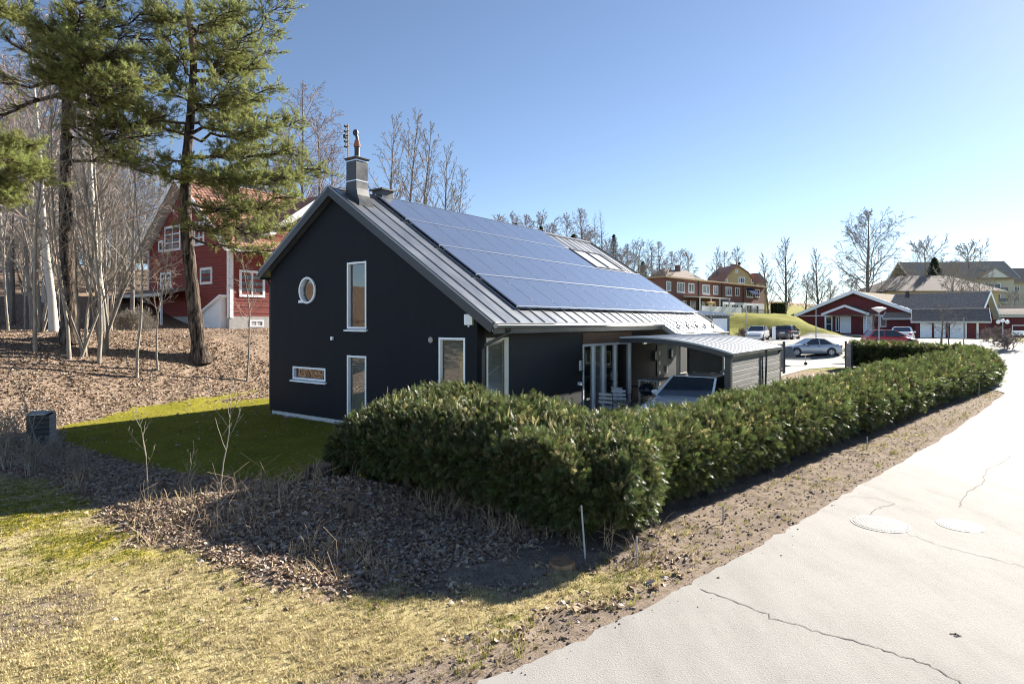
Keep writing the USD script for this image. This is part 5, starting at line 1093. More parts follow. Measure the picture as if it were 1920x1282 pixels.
yh = thing('yellow_house', 'yellow mansard-roofed house with brick chimney above the brick row', 'house', (ray(1349, yd), yd, 0), 8)
gz = lambda py: CAM_Z + (603 - py) / 1145 * yd
prof = [(0, gz(543)), (.3, gz(536)), (1.6, gz(516)), (3.8, gz(498)), (6.2, gz(512)), (7.6, gz(530)), (8.0, gz(543))]
MB().poly(Polygon([(0, 2), (8, 2)] + prof[::-1]), 0, 7.5, ((0, 0, 0), (1, 0, 0), (0, 0, 1), (0, 1, 0))).build('wall', 'yellow_wall', yh)
m = MB()
for (a, b) in zip(prof[:-1], prof[1:]): m.hexa([(a[0], -.4, a[1]), (b[0], -.4, b[1]), (b[0], 8, b[1]), (a[0], 8, a[1]), (a[0], -.4, a[1] + .25), (b[0], -.4, b[1] + .25), (b[0], 8, b[1] + .25), (a[0], 8, a[1] + .25)])
m.build('roof', 'tile_red', yh)
yp = wplane('y', 0); kx = yd / 1145
for (p0, q0, p1, q1, n) in ((1381, 505, 1386, 511, 1), (1387, 519, 1400, 531, 3), (1361, 522, 1365, 531, 1), (1412, 522, 1417, 530, 1), (1374, 548, 1384, 560, 2), (1398, 548, 1408, 560, 2)): fwin(yh, yp, (p0 - 1349) * kx, (p1 - 1349) * kx, gz(q1), gz(q0), n, 1, .15)
MB().box(4.4, 5.3, 3, 3.9, gz(505), gz(492)).build('chimney', 'brick', yh); MB().tube([(6.0, 3.4, gz(500)), (6.0, 3.4, gz(474))], .05, 5).tube([(6.0, 3.4, gz(491)), (6.25, 3.0, gz(490))], [.3, .25], 10).build('antenna_dish', 'dark_plastic', yh)
MB().box(8.0, 10.6, .6, 6.5, 2, gz(527)).build('tower', 'yellow_wall', yh); MB().hexa([(7.6, .2, gz(529)), (11, .2, gz(529)), (11, 7, gz(529)), (7.6, 7, gz(529)), (8.6, 1.6, gz(510)), (9.8, 1.6, gz(510)), (9.8, 5.5, gz(510)), (8.6, 5.5, gz(510))]).build('tower_roof', 'tile_red', yh)
yt = wplane('y', .6)
for (p0, q0, p1, q1) in ((1426, 533, 1431, 545), (1434, 533, 1439, 545), (1426, 552, 1431, 566), (1434, 552, 1439, 566)): fwin(yh, yt, (p0 - 1349) * kx, (p1 - 1349) * kx, gz(q1), gz(q0), 1, 1, .2)
# ---- grey garage with corrugated roof
gd = 64
ga = thing('garage', 'grey garage with white door and corrugated metal roof', 'garage', (ray(1368, gd), gd, .55), 17)
gzz = lambda py: CAM_Z - .55 + (603 - py) / 1145 * gd
w_ = 60 * gd / 1145
MB().box(-w_ * 1.12, 0, 0, 5.2, -.5, gzz(591)).build('wall', 'grey_panel', ga)
MB().box(-w_ * .62, -w_ * .1, -.05, 0.0, -.3, gzz(597)).build('garage_door', 'white_paint', ga)
n = 60; xs_ = np.linspace(-w_ * 1.2, .25, n); hh_ = .07 * np.sin(np.arange(n) * 2 * np.pi / 5)
V = [(x, y, gzz(590) + dz_ + h) for y, dz_ in ((-.5, 0), (5.6, .5)) for x, h in zip(xs_, hh_)] + [(x, y, gzz(590) + dz_ + h - .05) for y, dz_ in ((-.5, 0), (5.6, .5)) for x, h in zip(xs_, hh_)]
F = [[k, k + 1, n + k + 1, n + k] for k in range(n - 1)] + [[2 * n + k + 1, 2 * n + k, 3 * n + k, 3 * n + k + 1] for k in range(n - 1)] + [[k + 1, k, 2 * n + k, 2 * n + k + 1] for k in range(n - 1)] + [[n - 1, 2 * n - 1, 4 * n - 1, 3 * n - 1]]
MB().add(V, F).build('roof', 'corrugated', ga)
MB().box(.0, .12, 1.2, 1.5, 1.9, 2.2).build('wall_lamp', 'lamp_glass', ga)
# ---- red community house
k13 = 1.3
zbB = 1.0
def zB(z): return CAM_Z + (z - CAM_Z) * k13
cm = thing('community_house', 'low red house with white trimmed gable and porch beyond the car park', 'house', (39.7 * k13, 60 * k13, 0), 40.25)
Y = lambda y: y * k13
gable_walls(cm, 0, 19, 0, Y(11.4), zbB - 1.5, zB(3.75), Y(5.5), zB(5.95), 'board_red')
gable_roof(cm, -.9, 19.5, Y(5.5), Y(5.5) + .8, zB(3.62), zB(6.12), .22, 'roof_felt', None, bw=.45)
MB().box(-.03, 19, -.03, Y(11.4) + .03, zbB - 1.5, zbB + .15).build('plinth', 'concrete', cm)
cx = wplane('x', 0)
boxes(cx, [(0, Y(11.4), .002, .05, zB(3.55), zB(3.65))]).build('trim_board', 'white_paint', cm)
fwin(cm, cx, Y(8.65), Y(7.85), zB(1.8), zB(3.55), 1, 2, .14, name='glazed_door'); fwin(cm, cx, Y(3.2), Y(2.05), zB(2.4), zB(3.55), 2, 1, .14)
for a, b, mm, nm in ((7.05, 5.95, 'white_paint', 'white_door'), (5.88, 4.83, 'board_red', 'red_door'), (4.78, 3.9, 'white_paint', 'white_door')): boxes(cx, [(Y(b), Y(a), .002, .09, zB(1.75), zB(3.5))]).build(nm, mm, cm)
fwin(cm, cx, Y(7.5), Y(7.15), zB(1.9), zB(3.5), 1, 1, .1)
pm = MB()
for sg in (-1, 1): pm.hexa([(-2.4, Y(5.9) + sg * Y(2.3), zB(3.65)), (.1, Y(5.9) + sg * Y(2.3), zB(3.65)), (.1, Y(5.9), zB(4.55)), (-2.4, Y(5.9), zB(4.55)), (-2.4, Y(5.9) + sg * Y(2.3), zB(3.78)), (.1, Y(5.9) + sg * Y(2.3), zB(3.78)), (.1, Y(5.9), zB(4.68)), (-2.4, Y(5.9), zB(4.68))])
pc = pm.build('porch_roof', 'roof_felt', cm)
MB().poly(Polygon([(Y(3.75), zB(3.66)), (Y(8.05), zB(3.66)), (Y(5.9), zB(4.53))]), 0, .1, ((-2.2, 0, 0), (0, 1, 0), (0, 0, 1), (-1, 0, 0))).build('porch_gable', 'board_red', pc)
for sg in (-1, 1): MB().bar((-2.43, Y(5.9) + sg * Y(2.33), zB(3.7)), (-2.43, Y(5.9), zB(4.6)), .06, .3, up=(0, 0, 1)).build('barge_board', 'white_paint', pc)
for y in (Y(3.85), Y(7.85)): MB().box(-2.3, -2.16, y - .07, y + .07, zbB, zB(3.65)).build('porch_post', 'white_paint', cm)
MB().box(-3.6, -.03, 0, Y(11.4) + 2.5, zbB - .3, zbB + .22).build('deck', 'concrete', cm)
m = MB()
for k in range(9): m.box(-3.55, -3.5, Y(11.4) - 1 + .42 * k, Y(11.4) - .95 + .42 * k, zbB + .2, zbB + 1.35)
m.box(-3.56, -3.49, Y(11.4) - 1, Y(11.4) + 2.5, zbB + 1.3, zbB + 1.38).build('deck_railing', 'grey_panel', cm, kind='stuff')
# wing with tiled roof, at right angles
wg = thing('tiled_wing_house', 'red house with long pantiled roof and white gable boards behind the white doors', 'house', (42.2 * k13, 61.4 * k13, 0), 40.25 - 90)
gable_walls(wg, -4.0, 5.6, -4.0, 4.0, zbB - 1.5, zB(3.5), 0, zB(5.6), 'board_red')
gable_roof(wg, -4.2, 6.2, 0, 4.7, zB(3.3), zB(5.75), .2, 'soffit', 'tile_brown', .34, 14, bw=.38)
MB().tube([(-2.6, -.6, zB(5.4)), (-2.6, -.6, zB(6.1))], .22, 10).build('vent_pipe', 'dark_plastic', wg, smooth=40)
fwin(wg, wplane('X', 5.6), -1.6, -.6, zB(2.4), zB(3.5), 1, 1, .14); fwin(wg, wplane('X', 5.6), -3.4, -2.4, zB(2.4), zB(3.5), 1, 1, .14)
rb = thing('garage_row', 'low red garage row with three white doors and a pantiled roof', 'garage', (37.3 * k13, 55.2 * k13, 0), 40.25 - 75)
Lr = 5.6
gable_walls(rb, -.9, Lr, 0, 4.4, zbB - 1.5, zB(3.1), 2.2, zB(3.95), 'board_red'); gable_roof(rb, -1.3, Lr + .5, 2.2, 3.0, zB(2.98), zB(4.05), .18, 'soffit', 'tile_brown', .34, 8, bw=.34)
gr = wplane('y', 0)
for a0, a1 in ((-.45, .7), (.92, 2.0), (2.42, 3.76)): boxes(gr, [(a0, a1, .002, .06, zbB - .05, zB(3.0))]).build('white_door', 'white_paint', rb)
boxes(gr, [(3.98, 4.85, .002, .05, zbB, zB(2.9))]).build('red_door', 'board_red', rb)
boxes(gr, [(3.82, 3.98, .002, .08, zbB, zB(2.95)), (4.85, 5.05, .002, .08, zbB, zB(2.95)), (3.82, 5.05, .002, .081, zB(2.92), zB(3.05))]).build('door_frame', 'white_paint', rb)
rr2 = thing('red_annex', 'red annex with pantiled roof and white trim at the right edge', 'house', (ray(1876, 78), 78, 0), -18)
z2 = lambda py: CAM_Z + (603 - py) / 1145 * 78
gable_walls(rr2, 0, 14, 0, 5, -1, z2(592), 2.5, z2(579), 'board_red'); gable_roof(rr2, -.5, 14.5, 2.5, 3.0, z2(590), z2(576), .18, 'soffit', 'tile_brown', .34, 8, bw=.3)
boxes(wplane('y', 0), [(-.02, 14, .002, .06, z2(595), z2(592)), (2.9, 3.1, .002, .07, 1, z2(595))]).build('trim_board', 'white_paint', rr2)
# ---- hipped yellow building and apartment blocks far right
def zz(py, d): return CAM_Z + (603 - py) / 1145 * d
hy = thing('yellow_hall', 'yellow building with broad hipped brown roof behind the pantiled roof', 'building', (ray(1663, 118), 118, 0), -2)
MB().box(0, 21, 0, 12, 1, zz(547, 118)).build('wall', 'yellow_wall', hy); hip(hy, -1, 22, -1, 13, zz(546, 118), zz(513, 118), 'tile_brown', 6.5)
for x in (3, 6, 9, 12, 15): fwin(hy, wplane('y', 0), x, x + 1.4, zz(560, 118), zz(550, 118), 2, 1, .12)
def apart(label, px0, px1, d, rid, eav, rot):
    b = thing('apartment_block', label, 'apartment block', (ray(px0, d), d, 0), rot); L = (px1 - px0) / 1145 * d / math.cos(math.radians(rot))
    MB().box(0, L, 0, 11, 1, zz(eav, d)).build('wall', 'beige_wall', b)
    gable_roof(b, -.8, L + .8, 5.5, 6.6, zz(eav - 1, d), zz(rid, d), .3, 'tile_brown', None, bw=.5, barge='soffit')
    bx = L * .78
    gm = MB().hexa([(bx - 4.2, -1.6, zz(eav - 1, d)), (bx + 4.2, -1.6, zz(eav - 1, d)), (bx + 4.2, 5, zz(eav - 1, d)), (bx - 4.2, 5, zz(eav - 1, d)), (bx - .1, -1.6, zz(eav - 22, d)), (bx + .1, -1.6, zz(eav - 22, d)), (bx + .1, 5, zz(eav - 22, d)), (bx - .1, 5, zz(eav - 22, d))])
    gm.build('gable_dormer', 'tile_brown', b)
    MB().add([(bx - 3.4, -1.63, zz(eav - 2, d)), (bx + 3.4, -1.63, zz(eav - 2, d)), (bx, -1.63, zz(eav - 18, d))], [[0, 1, 2]]).build('dormer_face', 'soffit', b)
    for fl in range(3):
        za = zz(eav, d) - 1.0 - 2.9 * fl
        bal = MB().box(bx - 3.2, bx + 3.2, -1.7, -.01, za - 2.7, za - 2.5).build('balcony', 'soffit', b); MB().box(bx - 3.2, bx + 3.2, -1.72, -1.66, za - 2.5, za - 1.5).build('glass_front', 'far_glass', bal)
        for x in np.arange(2, L - 9, 3.4): fwin(b, wplane('y', 0), x, x + 1.5, za - 1.7, za - .2, 2, 1, .12)
        fwin(b, wplane('y', 0), bx - 2.4, bx + 2.4, za - 2.4, za - .2, 3, 1, .14)
apart('beige apartment block with glazed balconies under a long brown roof', 1709, 1886, 170, 488, 524, -6)
apart('second beige apartment block cut by the right edge', 1888, 2060, 176, 500, 529, -4)
# ---- small pavilion
pv_ = thing('pavilion', 'small wooden pavilion with pointed roof on the slope', 'pavilion', (ray(1489, 92), 92, float(zg(ray(1489, 92), 92))), 20)
for a in (-1, 1):
    for b in (-1, 1): MB().box(a * 1.0 - .07, a * 1.0 + .07, b * 1.0 - .07, b * 1.0 + .07, -.3, 1.7).build('post', 'timber', pv_)
MB().box(-1, 1, .9, 1.0, -.2, 1.7).box(-1, -.9, -1, 1, -.2, 1.7).build('wall', 'timber', pv_); MB().add([(-1.3, -1.3, 1.65), (1.3, -1.3, 1.65), (1.3, 1.3, 1.65), (-1.3, 1.3, 1.65), (0, 0, 2.5)], [[0, 1, 4], [1, 2, 4], [2, 3, 4], [3, 0, 4], [0, 2, 1], [0, 3, 2]]).build('roof', 'roof_felt', pv_)

# ------------------------------------------------------------------ cars in the car park
def parked(label, col, px, d, rot, **k): x = ray(px, d); return car('parked_car', label, col, (x, d, float(zbase(x, d)) + .016), rot, **k)
parked('silver saloon car parked side-on beyond the yard gate', 'car_silver', 1519, 49.6, 176, L=4.45, W=1.76, H=1.43, kind='sedan')
parked('red hatchback parked behind the shaded hedge', 'car_red', 1668, 51.0, -8, L=3.9, W=1.7, H=1.47, kind='hatch')
parked('white saloon car parked behind the red hatchback', 'car_white', 1692, 55.5, 55, L=4.5, W=1.78, H=1.42, kind='sedan')
parked('white car facing the camera beside the grey garage', 'car_white', 1420, 63, -122, L=4.5, W=1.8, H=1.5, kind='sedan')
parked('dark hatchback seen from behind next to the white sign', 'car_dark', 1477, 66, 52, L=4.3, W=1.78, H=1.5, kind='hatch')
# trailer under a tarpaulin
tx, ty = ray(1456, 41.5), 41.5
t = thing('covered_trailer', 'small trailer under a grey tarpaulin behind the carport', 'trailer', (tx, ty, .02), -6)
MB().hexa([(-1.2, -.65, .5), (1.1, -.65, .5), (1.1, .65, .5), (-1.2, .65, .5), (-1.1, -.5, 1.05), (.8, -.5, 1.3), (.8, .5, 1.3), (-1.1, .5, 1.05)]).build('tarpaulin', 'grey_panel', t)
MB().box(-1.2, 1.1, -.6, .6, .38, .5).bar((1.1, 0, .42), (2.2, 0, .42), .08, .08).build('chassis', 'aluminium', t)
for sy in (-1, 1): MB().tube([(-.1, sy * .66, .28), (-.1, sy * .8, .28)], .28, 16).build('wheel', 'tyre', t)
jw = MB().tube([(1.9, .02, .1), (1.9, .02, .6)], .025, 6).build('jockey_post', 'aluminium', t); MB().tube([(1.9, -.03, .1), (1.9, .06, .1)], .1, 12).build('jockey_wheel', 'tyre', jw)
# yard gate panels
def fence(name, label, x, y, rot, n, h, pl):
    t = thing(name, label, 'fence', (x, y, 0), rot)
    MB().box(-.05, .05, -.05, .05, -.2, h + .12).build('post', 'black_metal', t); MB().box(pl - .05, pl + .05, -.05, .05, -.2, h + .0).build('post', 'black_metal', t)
    for k in range(n): z = .1 + (h - .1) * k / n; MB().box(.05, pl - .05, -.015, .015, z, z + (h - .1) / n - .015).build('slat', 'plank_grey', t)
    return t
fence('slatted_fence', 'grey slatted fence panel at the back corner of the carport', ray(1470, 34.8), 34.8, 216, 9, 1.7, 1.9)
fence('slatted_fence', 'grey slatted gate panel at the end of the shaded hedge', ray(1586, 38.8), 38.8, 253, 9, 1.6, 1.5)

# ------------------------------------------------------------------ lamps, poles, sign
mat('pole_grey', (.28, .285, .29), (.36, .36, .36), rough=.5, metal=.4)
mat('lamp_amber', (.5, .33, .12), (.6, .42, .2), rough=.4)
def pole(name, label, px, d, top, r=.05, cat='street lamp', head=None):
    x = ray(px, d); z0 = float(zg(x, d)); zt = CAM_Z + (603 - top) / 1145 * d
    t = thing(name, label, cat, (x, d, z0)); h = zt - z0
    MB().tube([(0, 0, -.2), (0, 0, h * .3), (0, 0, h)], [r * 1.3, r, r * .75], 8).build('pole', 'pole_grey', t, smooth=40)
    if head == 'cone': MB().lathe([(.06, h - .1), (.10, h + .0), (.42, h + .22), (.45, h + .28), (.1, h + .36), (0, h + .38)], n=16).build('lamp_head', 'lamp_amber', t, smooth=40)
    if head == 'dish': MB().lathe([(.08, h - .35), (.12, h - .3), (.5, h - .08), (.52, h - .02), (.2, h + .06), (0, h + .08)], n=16).build('lamp_head', 'white_paint', t, smooth=40)
    if head == 'globes':
        for a in (-1, 0, 1): MB().tube([(0, 0, h - .4), (a * .25, 0, h - .3), (a * .4, 0, h - .12)], .025, 6).build('arm', 'dark_plastic', t); m = trimesh.creation.icosphere(2, .17); m.apply_translation((a * .42, 0, h + .02 + .14 * (a == 0))); MB().tm(m).build('globe', 'lamp_glass', t, smooth=True)
    return t
pole('street_lamp', 'street lamp with amber cone head in front of the garage', 1333, 60, 572, head='cone')
pole('thin_pole', 'thin grey pole beside the white car by the garage', 1399, 61, 572, .045, 'pole')
pole('thin_pole', 'thin pale pole in front of the red community house', 1530, 64, 578, .055, 'pole')
pole('street_lamp', 'street lamp with white dish head behind the red hatchback', 1648, 48.2, 577, head='dish')
pole('thin_pole', 'thin grey pole in front of the white garage doors', 1807, 48.6, 596, .045, 'pole')
pole('garden_lamp', 'dark garden lamp with three white globes', 1880, 56, 604, .05, head='globes')
x = ray(1451, 62); t = thing('sign_pillar', 'plain white upright sign between the two far cars', 'sign', (x, 62, float(zg(x, 62))), 10)
MB().box(-.17, .17, -.05, .05, .12, 1.45, .01).build('sign_board', 'white_paint', t); MB().box(-.14, -.1, -.03, .03, -.1, .12).box(.1, .14, -.03, .03, -.1, .12).build('foot', 'pole_grey', t)
x = ray(1912, 66); t = thing('garden_swing', 'white garden swing seat on the lawn at the right edge', 'swing', (x, 66, float(zg(x, 66))), 0)
for a in (-.8, .8): MB().tube([(a - .25, -.3, 0), (a, 0, 1.5), (a + .25, .3, 0)], .035, 6).build('leg', 'white_paint', t)
MB().tube([(-.8, 0, 1.5), (.8, 0, 1.5)], .035, 6).build('top_bar', 'white_paint', t); MB().box(-.65, .65, -.2, .25, .45, .52).box(-.65, .65, .22, .28, .5, .95).build('seat', 'white_paint', t)

# ------------------------------------------------------------------ planting: trees one can tell apart
G = 'bare trees on the ridge behind the black house'
for px, d, top, k, lb in [(714, 58, 222, 0, 'slim bare poplar directly behind the black chimney, leftmost of the row'), (755, 56, 214, 1, 'tallest bare poplar in the row behind the solar roof'), (787, 55, 224, 2, 'bare poplar to the right of the tallest one behind the solar roof'), (822, 55, 280, 0, 'leaning bare poplar, second from the right in the row'), (850, 56, 320, 1, 'lowest bare poplar at the right end of the row')]:
    tree('poplar', k, px, d, top, lb)
for px, d, top, k, lb in [(563, 60, 160, 0, 'reddish birch rising right of the leaning pine'), (598, 64, 205, 1, 'birch between the leaning pine and the antenna mast'), (630, 62, 265, 2, 'low birch directly behind the antenna mast'), (540, 66, 235, 1, 'birch half hidden by the leaning pine boughs')]:
    tree('birch', k, px, d, top, lb, wide=1.15)
r9 = random.Random(9)
for px, top, kind, k, lb in [(943, 400, 'birch', 0, 'first bare treetop showing above the solar roof from the left'), (962, 396, 'birch', 1, None), (990, 402, 'birch', 2, None), (1018, 412, 'bare', 0, None), (1040, 415, 'birch', 0, None), (1062, 399, 'birch', 1, None), (1094, 390, 'birch', 2, 'tall fuzzy birch left of the two narrow larches'),
        (1117, 397, 'larch', 0, 'left one of two narrow brown larches behind the solar roof'), (1129, 390, 'larch', 1, 'right one of two narrow brown larches behind the solar roof'), (1151, 440, 'spruce', 0, 'green conifer right of the two narrow larches'), (1075, 440, 'pine', 0, 'small dark pine left of the larches'), (967, 418, 'spruce', 1, None), (1014, 424, 'spruce', 0, None),
        (1175, 455, 'birch', 0, None), (1196, 458, 'bare', 1, None), (1205, 490, 'pine', 0, 'dark little pine above the end of the solar roof'), (1222, 460, 'birch', 1, None), (1238, 452, 'birch', 2, None), (1255, 470, 'birch', 0, None), (1275, 474, 'bare', 2, None), (1290, 470, 'birch', 1, 'bare birch above the brown hipped roof'), (1165, 470, 'bare', 0, None), (1187, 480, 'bare', 2, None), (1212, 500, 'bare', 1, None), (1230, 505, 'bare', 0, None), (1248, 508, 'bare', 1, None), (1140, 455, 'bare', 2, None), (1100, 440, 'bare', 1, None)]:
    tree(kind, k, px, 128 + r9.uniform(-12, 16) if kind != 'bare' or top < 480 else 108, top, lb or {'birch': 'fuzzy birch top', 'bare': 'low bare treetop', 'spruce': 'small dark spruce top', 'pine': 'dark pine top', 'larch': 'larch top'}[kind] + (' above the left half of the solar roof' if px < 1030 else ' above the skylight end of the solar roof' if px < 1160 else ' between the solar roof and the brown hipped roof'), None if lb else 'treetops of the far wood')
for px, d, top, kind, k, lb in [(1339, 130, 465, 'poplar', 0, 'slender bare tree left of the yellow house'), (1358, 150, 470, 'birch', 0, 'bare tree behind the yellow house gable, left'), (1381, 150, 462, 'birch', 1, 'bare tree behind the yellow house gable, right'), (1473, 104, 449, 'poplar', 1, 'broad bare tree between the yellow house and the red community house'), (1538, 112, 465, 'poplar', 2, 'bare tree left of the big birch'), (1440, 125, 475, 'poplar', 2, 'bare tree right of the yellow tower'),
        (1633, 118, 401, 'big', 0, 'big spreading bare birch above the red community house'), (1738, 135, 458, 'bare', 0, 'bare treetop above the left end of the far brown roof'), (1818, 140, 464, 'bare', 2, 'bare treetop above the middle of the far brown roof'), (1752, 128, 484, 'pine', 0, 'dark green pine in front of the far brown roof'), (1785, 105, 500, 'bare', 1, 'bare tree before the yellow hall'), (1840, 98, 520, 'bare', 0, 'bare tree before the apartment balconies'), (1905, 95, 550, 'bare', 2, 'low bare tree right of the pantiled gable'),
        (1558, 128, 530, 'bare', 2, 'low bare tree at the foot of the big birch, left'), (1595, 128, 520, 'bare', 0, 'low bare tree at the foot of the big birch'), (1510, 122, 520, 'bare', 1, 'low bare scrub beside the pavilion'), (1670, 130, 525, 'bare', 1, 'low bare tree left of the yellow hall')]:
    tree(kind, k, px, d, top, lb, wide=1.0)
tree('small', 0, 1765, 49.5, 572, 'bare orchard tree with spreading twigs before the white garage doors', wide=1.25)
tree('small', 1, 1779, 51.5, 590, 'second bare orchard tree, just right of the first')
tree('small', 1, 1640, 60, 583, 'small bare tree at the porch of the red community house')
tree('bush', 0, 1893, 46, 622, 'round grey bush beside the road at the right edge', H=1.35, wide=1.9)
tree('bush', 1, 1868, 60, 608, 'reddish bush before the red annex', wide=1.9); tree('bush', 0, 1850, 58, 612, 'low bush beside the globe lamp')
for k in range(9): tree('bush', k % 2, 1393 + 11.5 * k, 67.5 + .3 * k, None, 'leafless bush in the low brown hedge below the green slope', 'low brown hedge below the green slope', H=1.35, wide=1.5)
# box hedge on the slope
bx_ = thing('box_hedge', 'square-cut green hedge on the slope before the brick row', 'hedge', (ray(1459, 90), 90, float(zg(ray(1459, 90), 90))), 20)
tb = trimesh.creation.box((1.7, 1.2, 1.9)).subdivide().subdivide(); tb.apply_translation((0, 0, .9)); v = np.array(tb.vertices); tb.vertices = v + .14 * (meshkit.fbm(v * 2, 3, 3)[:, None] - .5) * np.array(tb.vertex_normals)
MB().tm(tb).build('branch_core', 'thuja_core', bx_)
pb, fb = trimesh.sample.sample_surface(tb, 900, seed=3); rb_ = np.random.default_rng(77)
scatter('foliage', bx_, fr_protos(), pb, frames(tb.face_normals[fb] + rb_.normal(0, .6, (900, 3)), rb_.normal(0, 1, (900, 3))), rb_.uniform(1.0, 1.6, 900), rb_.integers(0, 4, 900))

# ---- the wood on the left
near_ = [('pole', 0, 16, 31, 'thin pale trunk nearest to the left edge'), ('pole', 1, 48, 33, 'thin pale trunk second from the left edge'), ('birch', 0, 102, 30, 'stout white-barked birch left of the big straight pine'), ('birch', 1, 72, 36, 'spotted birch left of the stout white one'), ('pole', 2, 60, 38, 'thin trunk close left of the spotted birch'),
         ('clump', 0, 160, 21.6, 'clump of slim grey stems right of the big straight pine'), ('clump', 1, 196, 22.2, 'second clump of slim stems between the pines'), ('pole', 1, 185, 21.4, 'slim leaning trunk at the bank edge between the pines'), ('pole', 0, 66, 20.6, 'dark slim curved trunk at the bank edge on the far left'), ('pole', 2, 130, 21.0, 'slim trunk with pale foot just left of the stem clump'),
         ('pole', 2, 257, 21.6, 'slim pale trunk on the bank left of the leaning pine'), ('pole', 1, 296, 22.4, 'slim trunk close left of the leaning pine'), ('pole', 0, 463, 24.2, 'pale slim trunk on the bank right of the leaning pine')]
for kind, k, px, d, lb in near_:
    tree(kind, k, px, d, None, lb, H={'pole': 10.5, 'birch': 17, 'clump': 7.5}[kind] * (.62 if px in (463, 296) else .85 if px == 257 else 1))
r10 = random.Random(10)
n_ = 0
while n_ < 62:
    px = r10.uniform(-40, 320); d = r10.uniform(28, 78)
    if px > 255 and d < 58: continue
    x = ray(px, d)
    if abs(x - ray(28, 62)) < 8 and 58 < d < 76: continue
    kind = r10.choice(['pole', 'pole', 'clump', 'birch', 'bare', 'clump', 'bare']); s = r10.uniform(.8, 1.2)
    zone = 'at the left edge' if px < 45 else 'left of the big straight pine' if px < 115 else 'just right of the big straight pine' if px < 190 else 'midway between the two pines' if px < 250 else 'beside the red log house gable'
    dep = 'front rows' if d < 42 else 'middle rows' if d < 58 else 'back rows'
    nm = {'pole': 'thin bare trunk', 'birch': 'white-barked birch', 'bare': 'spreading bare tree', 'clump': 'many-stemmed bare tree'}[kind]
    tree(kind, r10.randrange(2 if kind == 'clump' else 3), px, d, None, f'{nm} {zone}, {dep} of the wood', f'{nm} group {zone}, {dep} of the wood', H={'pole': 13, 'birch': 16, 'bare': 10, 'clump': 8}[kind] * s); n_ += 1
for k in range(40):
    px = r10.uniform(120, 600); d = r10.uniform(60, 95)
    kind = r10.choice(['pole', 'birch', 'bare', 'bare']); tree(kind, r10.randrange(3), px, d, None, 'bare ' + {'pole': 'thin tree', 'birch': 'birch', 'bare': 'spreading tree'}[kind] + ' rising behind the red log house' + (' to its left' if px < 280 else ' above its roof' if px < 450 else ' to its right'), 'bare trees behind the red log house', H={'pole': 12, 'birch': 15, 'bare': 11}[kind] * r10.uniform(.8, 1.15))
for k in range(9): tree('bush', k % 2, 215 + 9 * k + r10.uniform(-4, 4), 30 + r10.uniform(-2, 2) if k > 5 else 34, None, 'bare brushwood at the foot of the red log house', 'brushwood by the red log house', H=r10.uniform(1.0, 1.6))
# ---- saplings and brush in the foreground
for px, d, k, hgt, lb in [(278, 10.0, 0, 1.75, 'forked bare sapling on the left in the leaf litter'), (412, 9.6, 1, 1.95, 'taller bare sapling before the shaded lawn'), (350, 10.2, 1, .95, 'short crooked sapling between the two taller ones'), (172, 11.3, 0, .9, 'short broken sapling at the lawn edge')]:
    tree('sapling', k, px, d, None, lb, H=hgt, rot=40 + px)
for px, d, hgt, lb in [(78, 12.6, 2.3, 'tall brown sapling in the brush by the dark compost bin'), (48, 13.0, 1.9, 'pale forked sapling left of the dark compost bin'), (20, 12.2, 1.4, 'bare brush at the left edge'), (60, 11.7, .9, 'low bare brush before the compost bin'), (100, 12.3, .75, 'low bare brush right of the tall brown sapling'), (140, 11.6, .6, 'low brush tuft at the lawn corner')]:
    tree('sapling' if hgt > 1.8 else 'bush', int(px) % 2, px, d, None, lb, H=hgt)
# compost bin; sunlight on its right side is put into paler boards
x = ray(78, 14.6); t = thing('compost_bin', 'dark compost bin with its sunlit right side painted pale, at the left', 'compost bin', (x, 14.6, float(zg(x, 14.6)) - .03), 24, scale=(.52, .66, .88))
for k in range(7): MB().box(-.42, .42, -.44, -.41, .03 + .125 * k, .14 + .125 * k).build('board', 'dark_plastic', t); MB().box(.41, .44, -.42, .42, .03 + .125 * k, .14 + .125 * k).build('board', 'concrete', t); MB().box(-.44, -.41, -.42, .42, .03 + .125 * k, .14 + .125 * k).build('board', 'dark_plastic', t)
MB().box(-.42, .42, .41, .44, .03, .9).build('back_board', 'dark_plastic', t); MB().box(-.47, .3, -.47, .47, .91, .95).build('lid', 'concrete', t)

# ------------------------------------------------------------------ stumps, stakes, manhole covers, cracks
mat('cut_wood', (.16, .09, .045), (.26, .16, .09), scale=8, rough=.85, stretch=(1, 1, .3))
def stump(label, x, y, r, h, m_='bark_pine'):
    t = thing('tree_stump', label, 'stump', (x, y, float(zg(x, y)) - .03)); a = np.linspace(0, 2 * np.pi, 15)[:-1]; rg = np.random.default_rng(int(abs(x) * 100)); V = []
    w = rg.uniform(.88, 1.12, 14)
    for z, s in ((0, 1.35), (h * .4, 1.05), (h, .95)): V += [(math.cos(q) * r * s * c, math.sin(q) * r * s * c, z + rg.normal(0, .008)) for q, c in zip(a, w)]
    F = [[k * 14 + i, k * 14 + (i + 1) % 14, (k + 1) * 14 + (i + 1) % 14, (k + 1) * 14 + i] for k in range(2) for i in range(14)]
    MB().add(V, F).build('bark', m_, t, smooth=50); MB().add(V[28:], [[0, i, i + 1] for i in range(1, 13)]).build('cut_face', 'cut_wood', t)
stump('old dark stump on the leaf mound at the left end of the hedge', -3.15, 9.9, .2, .26)
stump('round pale stump under the corner of the hedge', ray(1055, 7.35), 7.35, .15, .1, 'cut_wood')
stump('decayed stump in the leaf pile below the hedge end', ray(655, 8.9), 8.9, .13, .18)
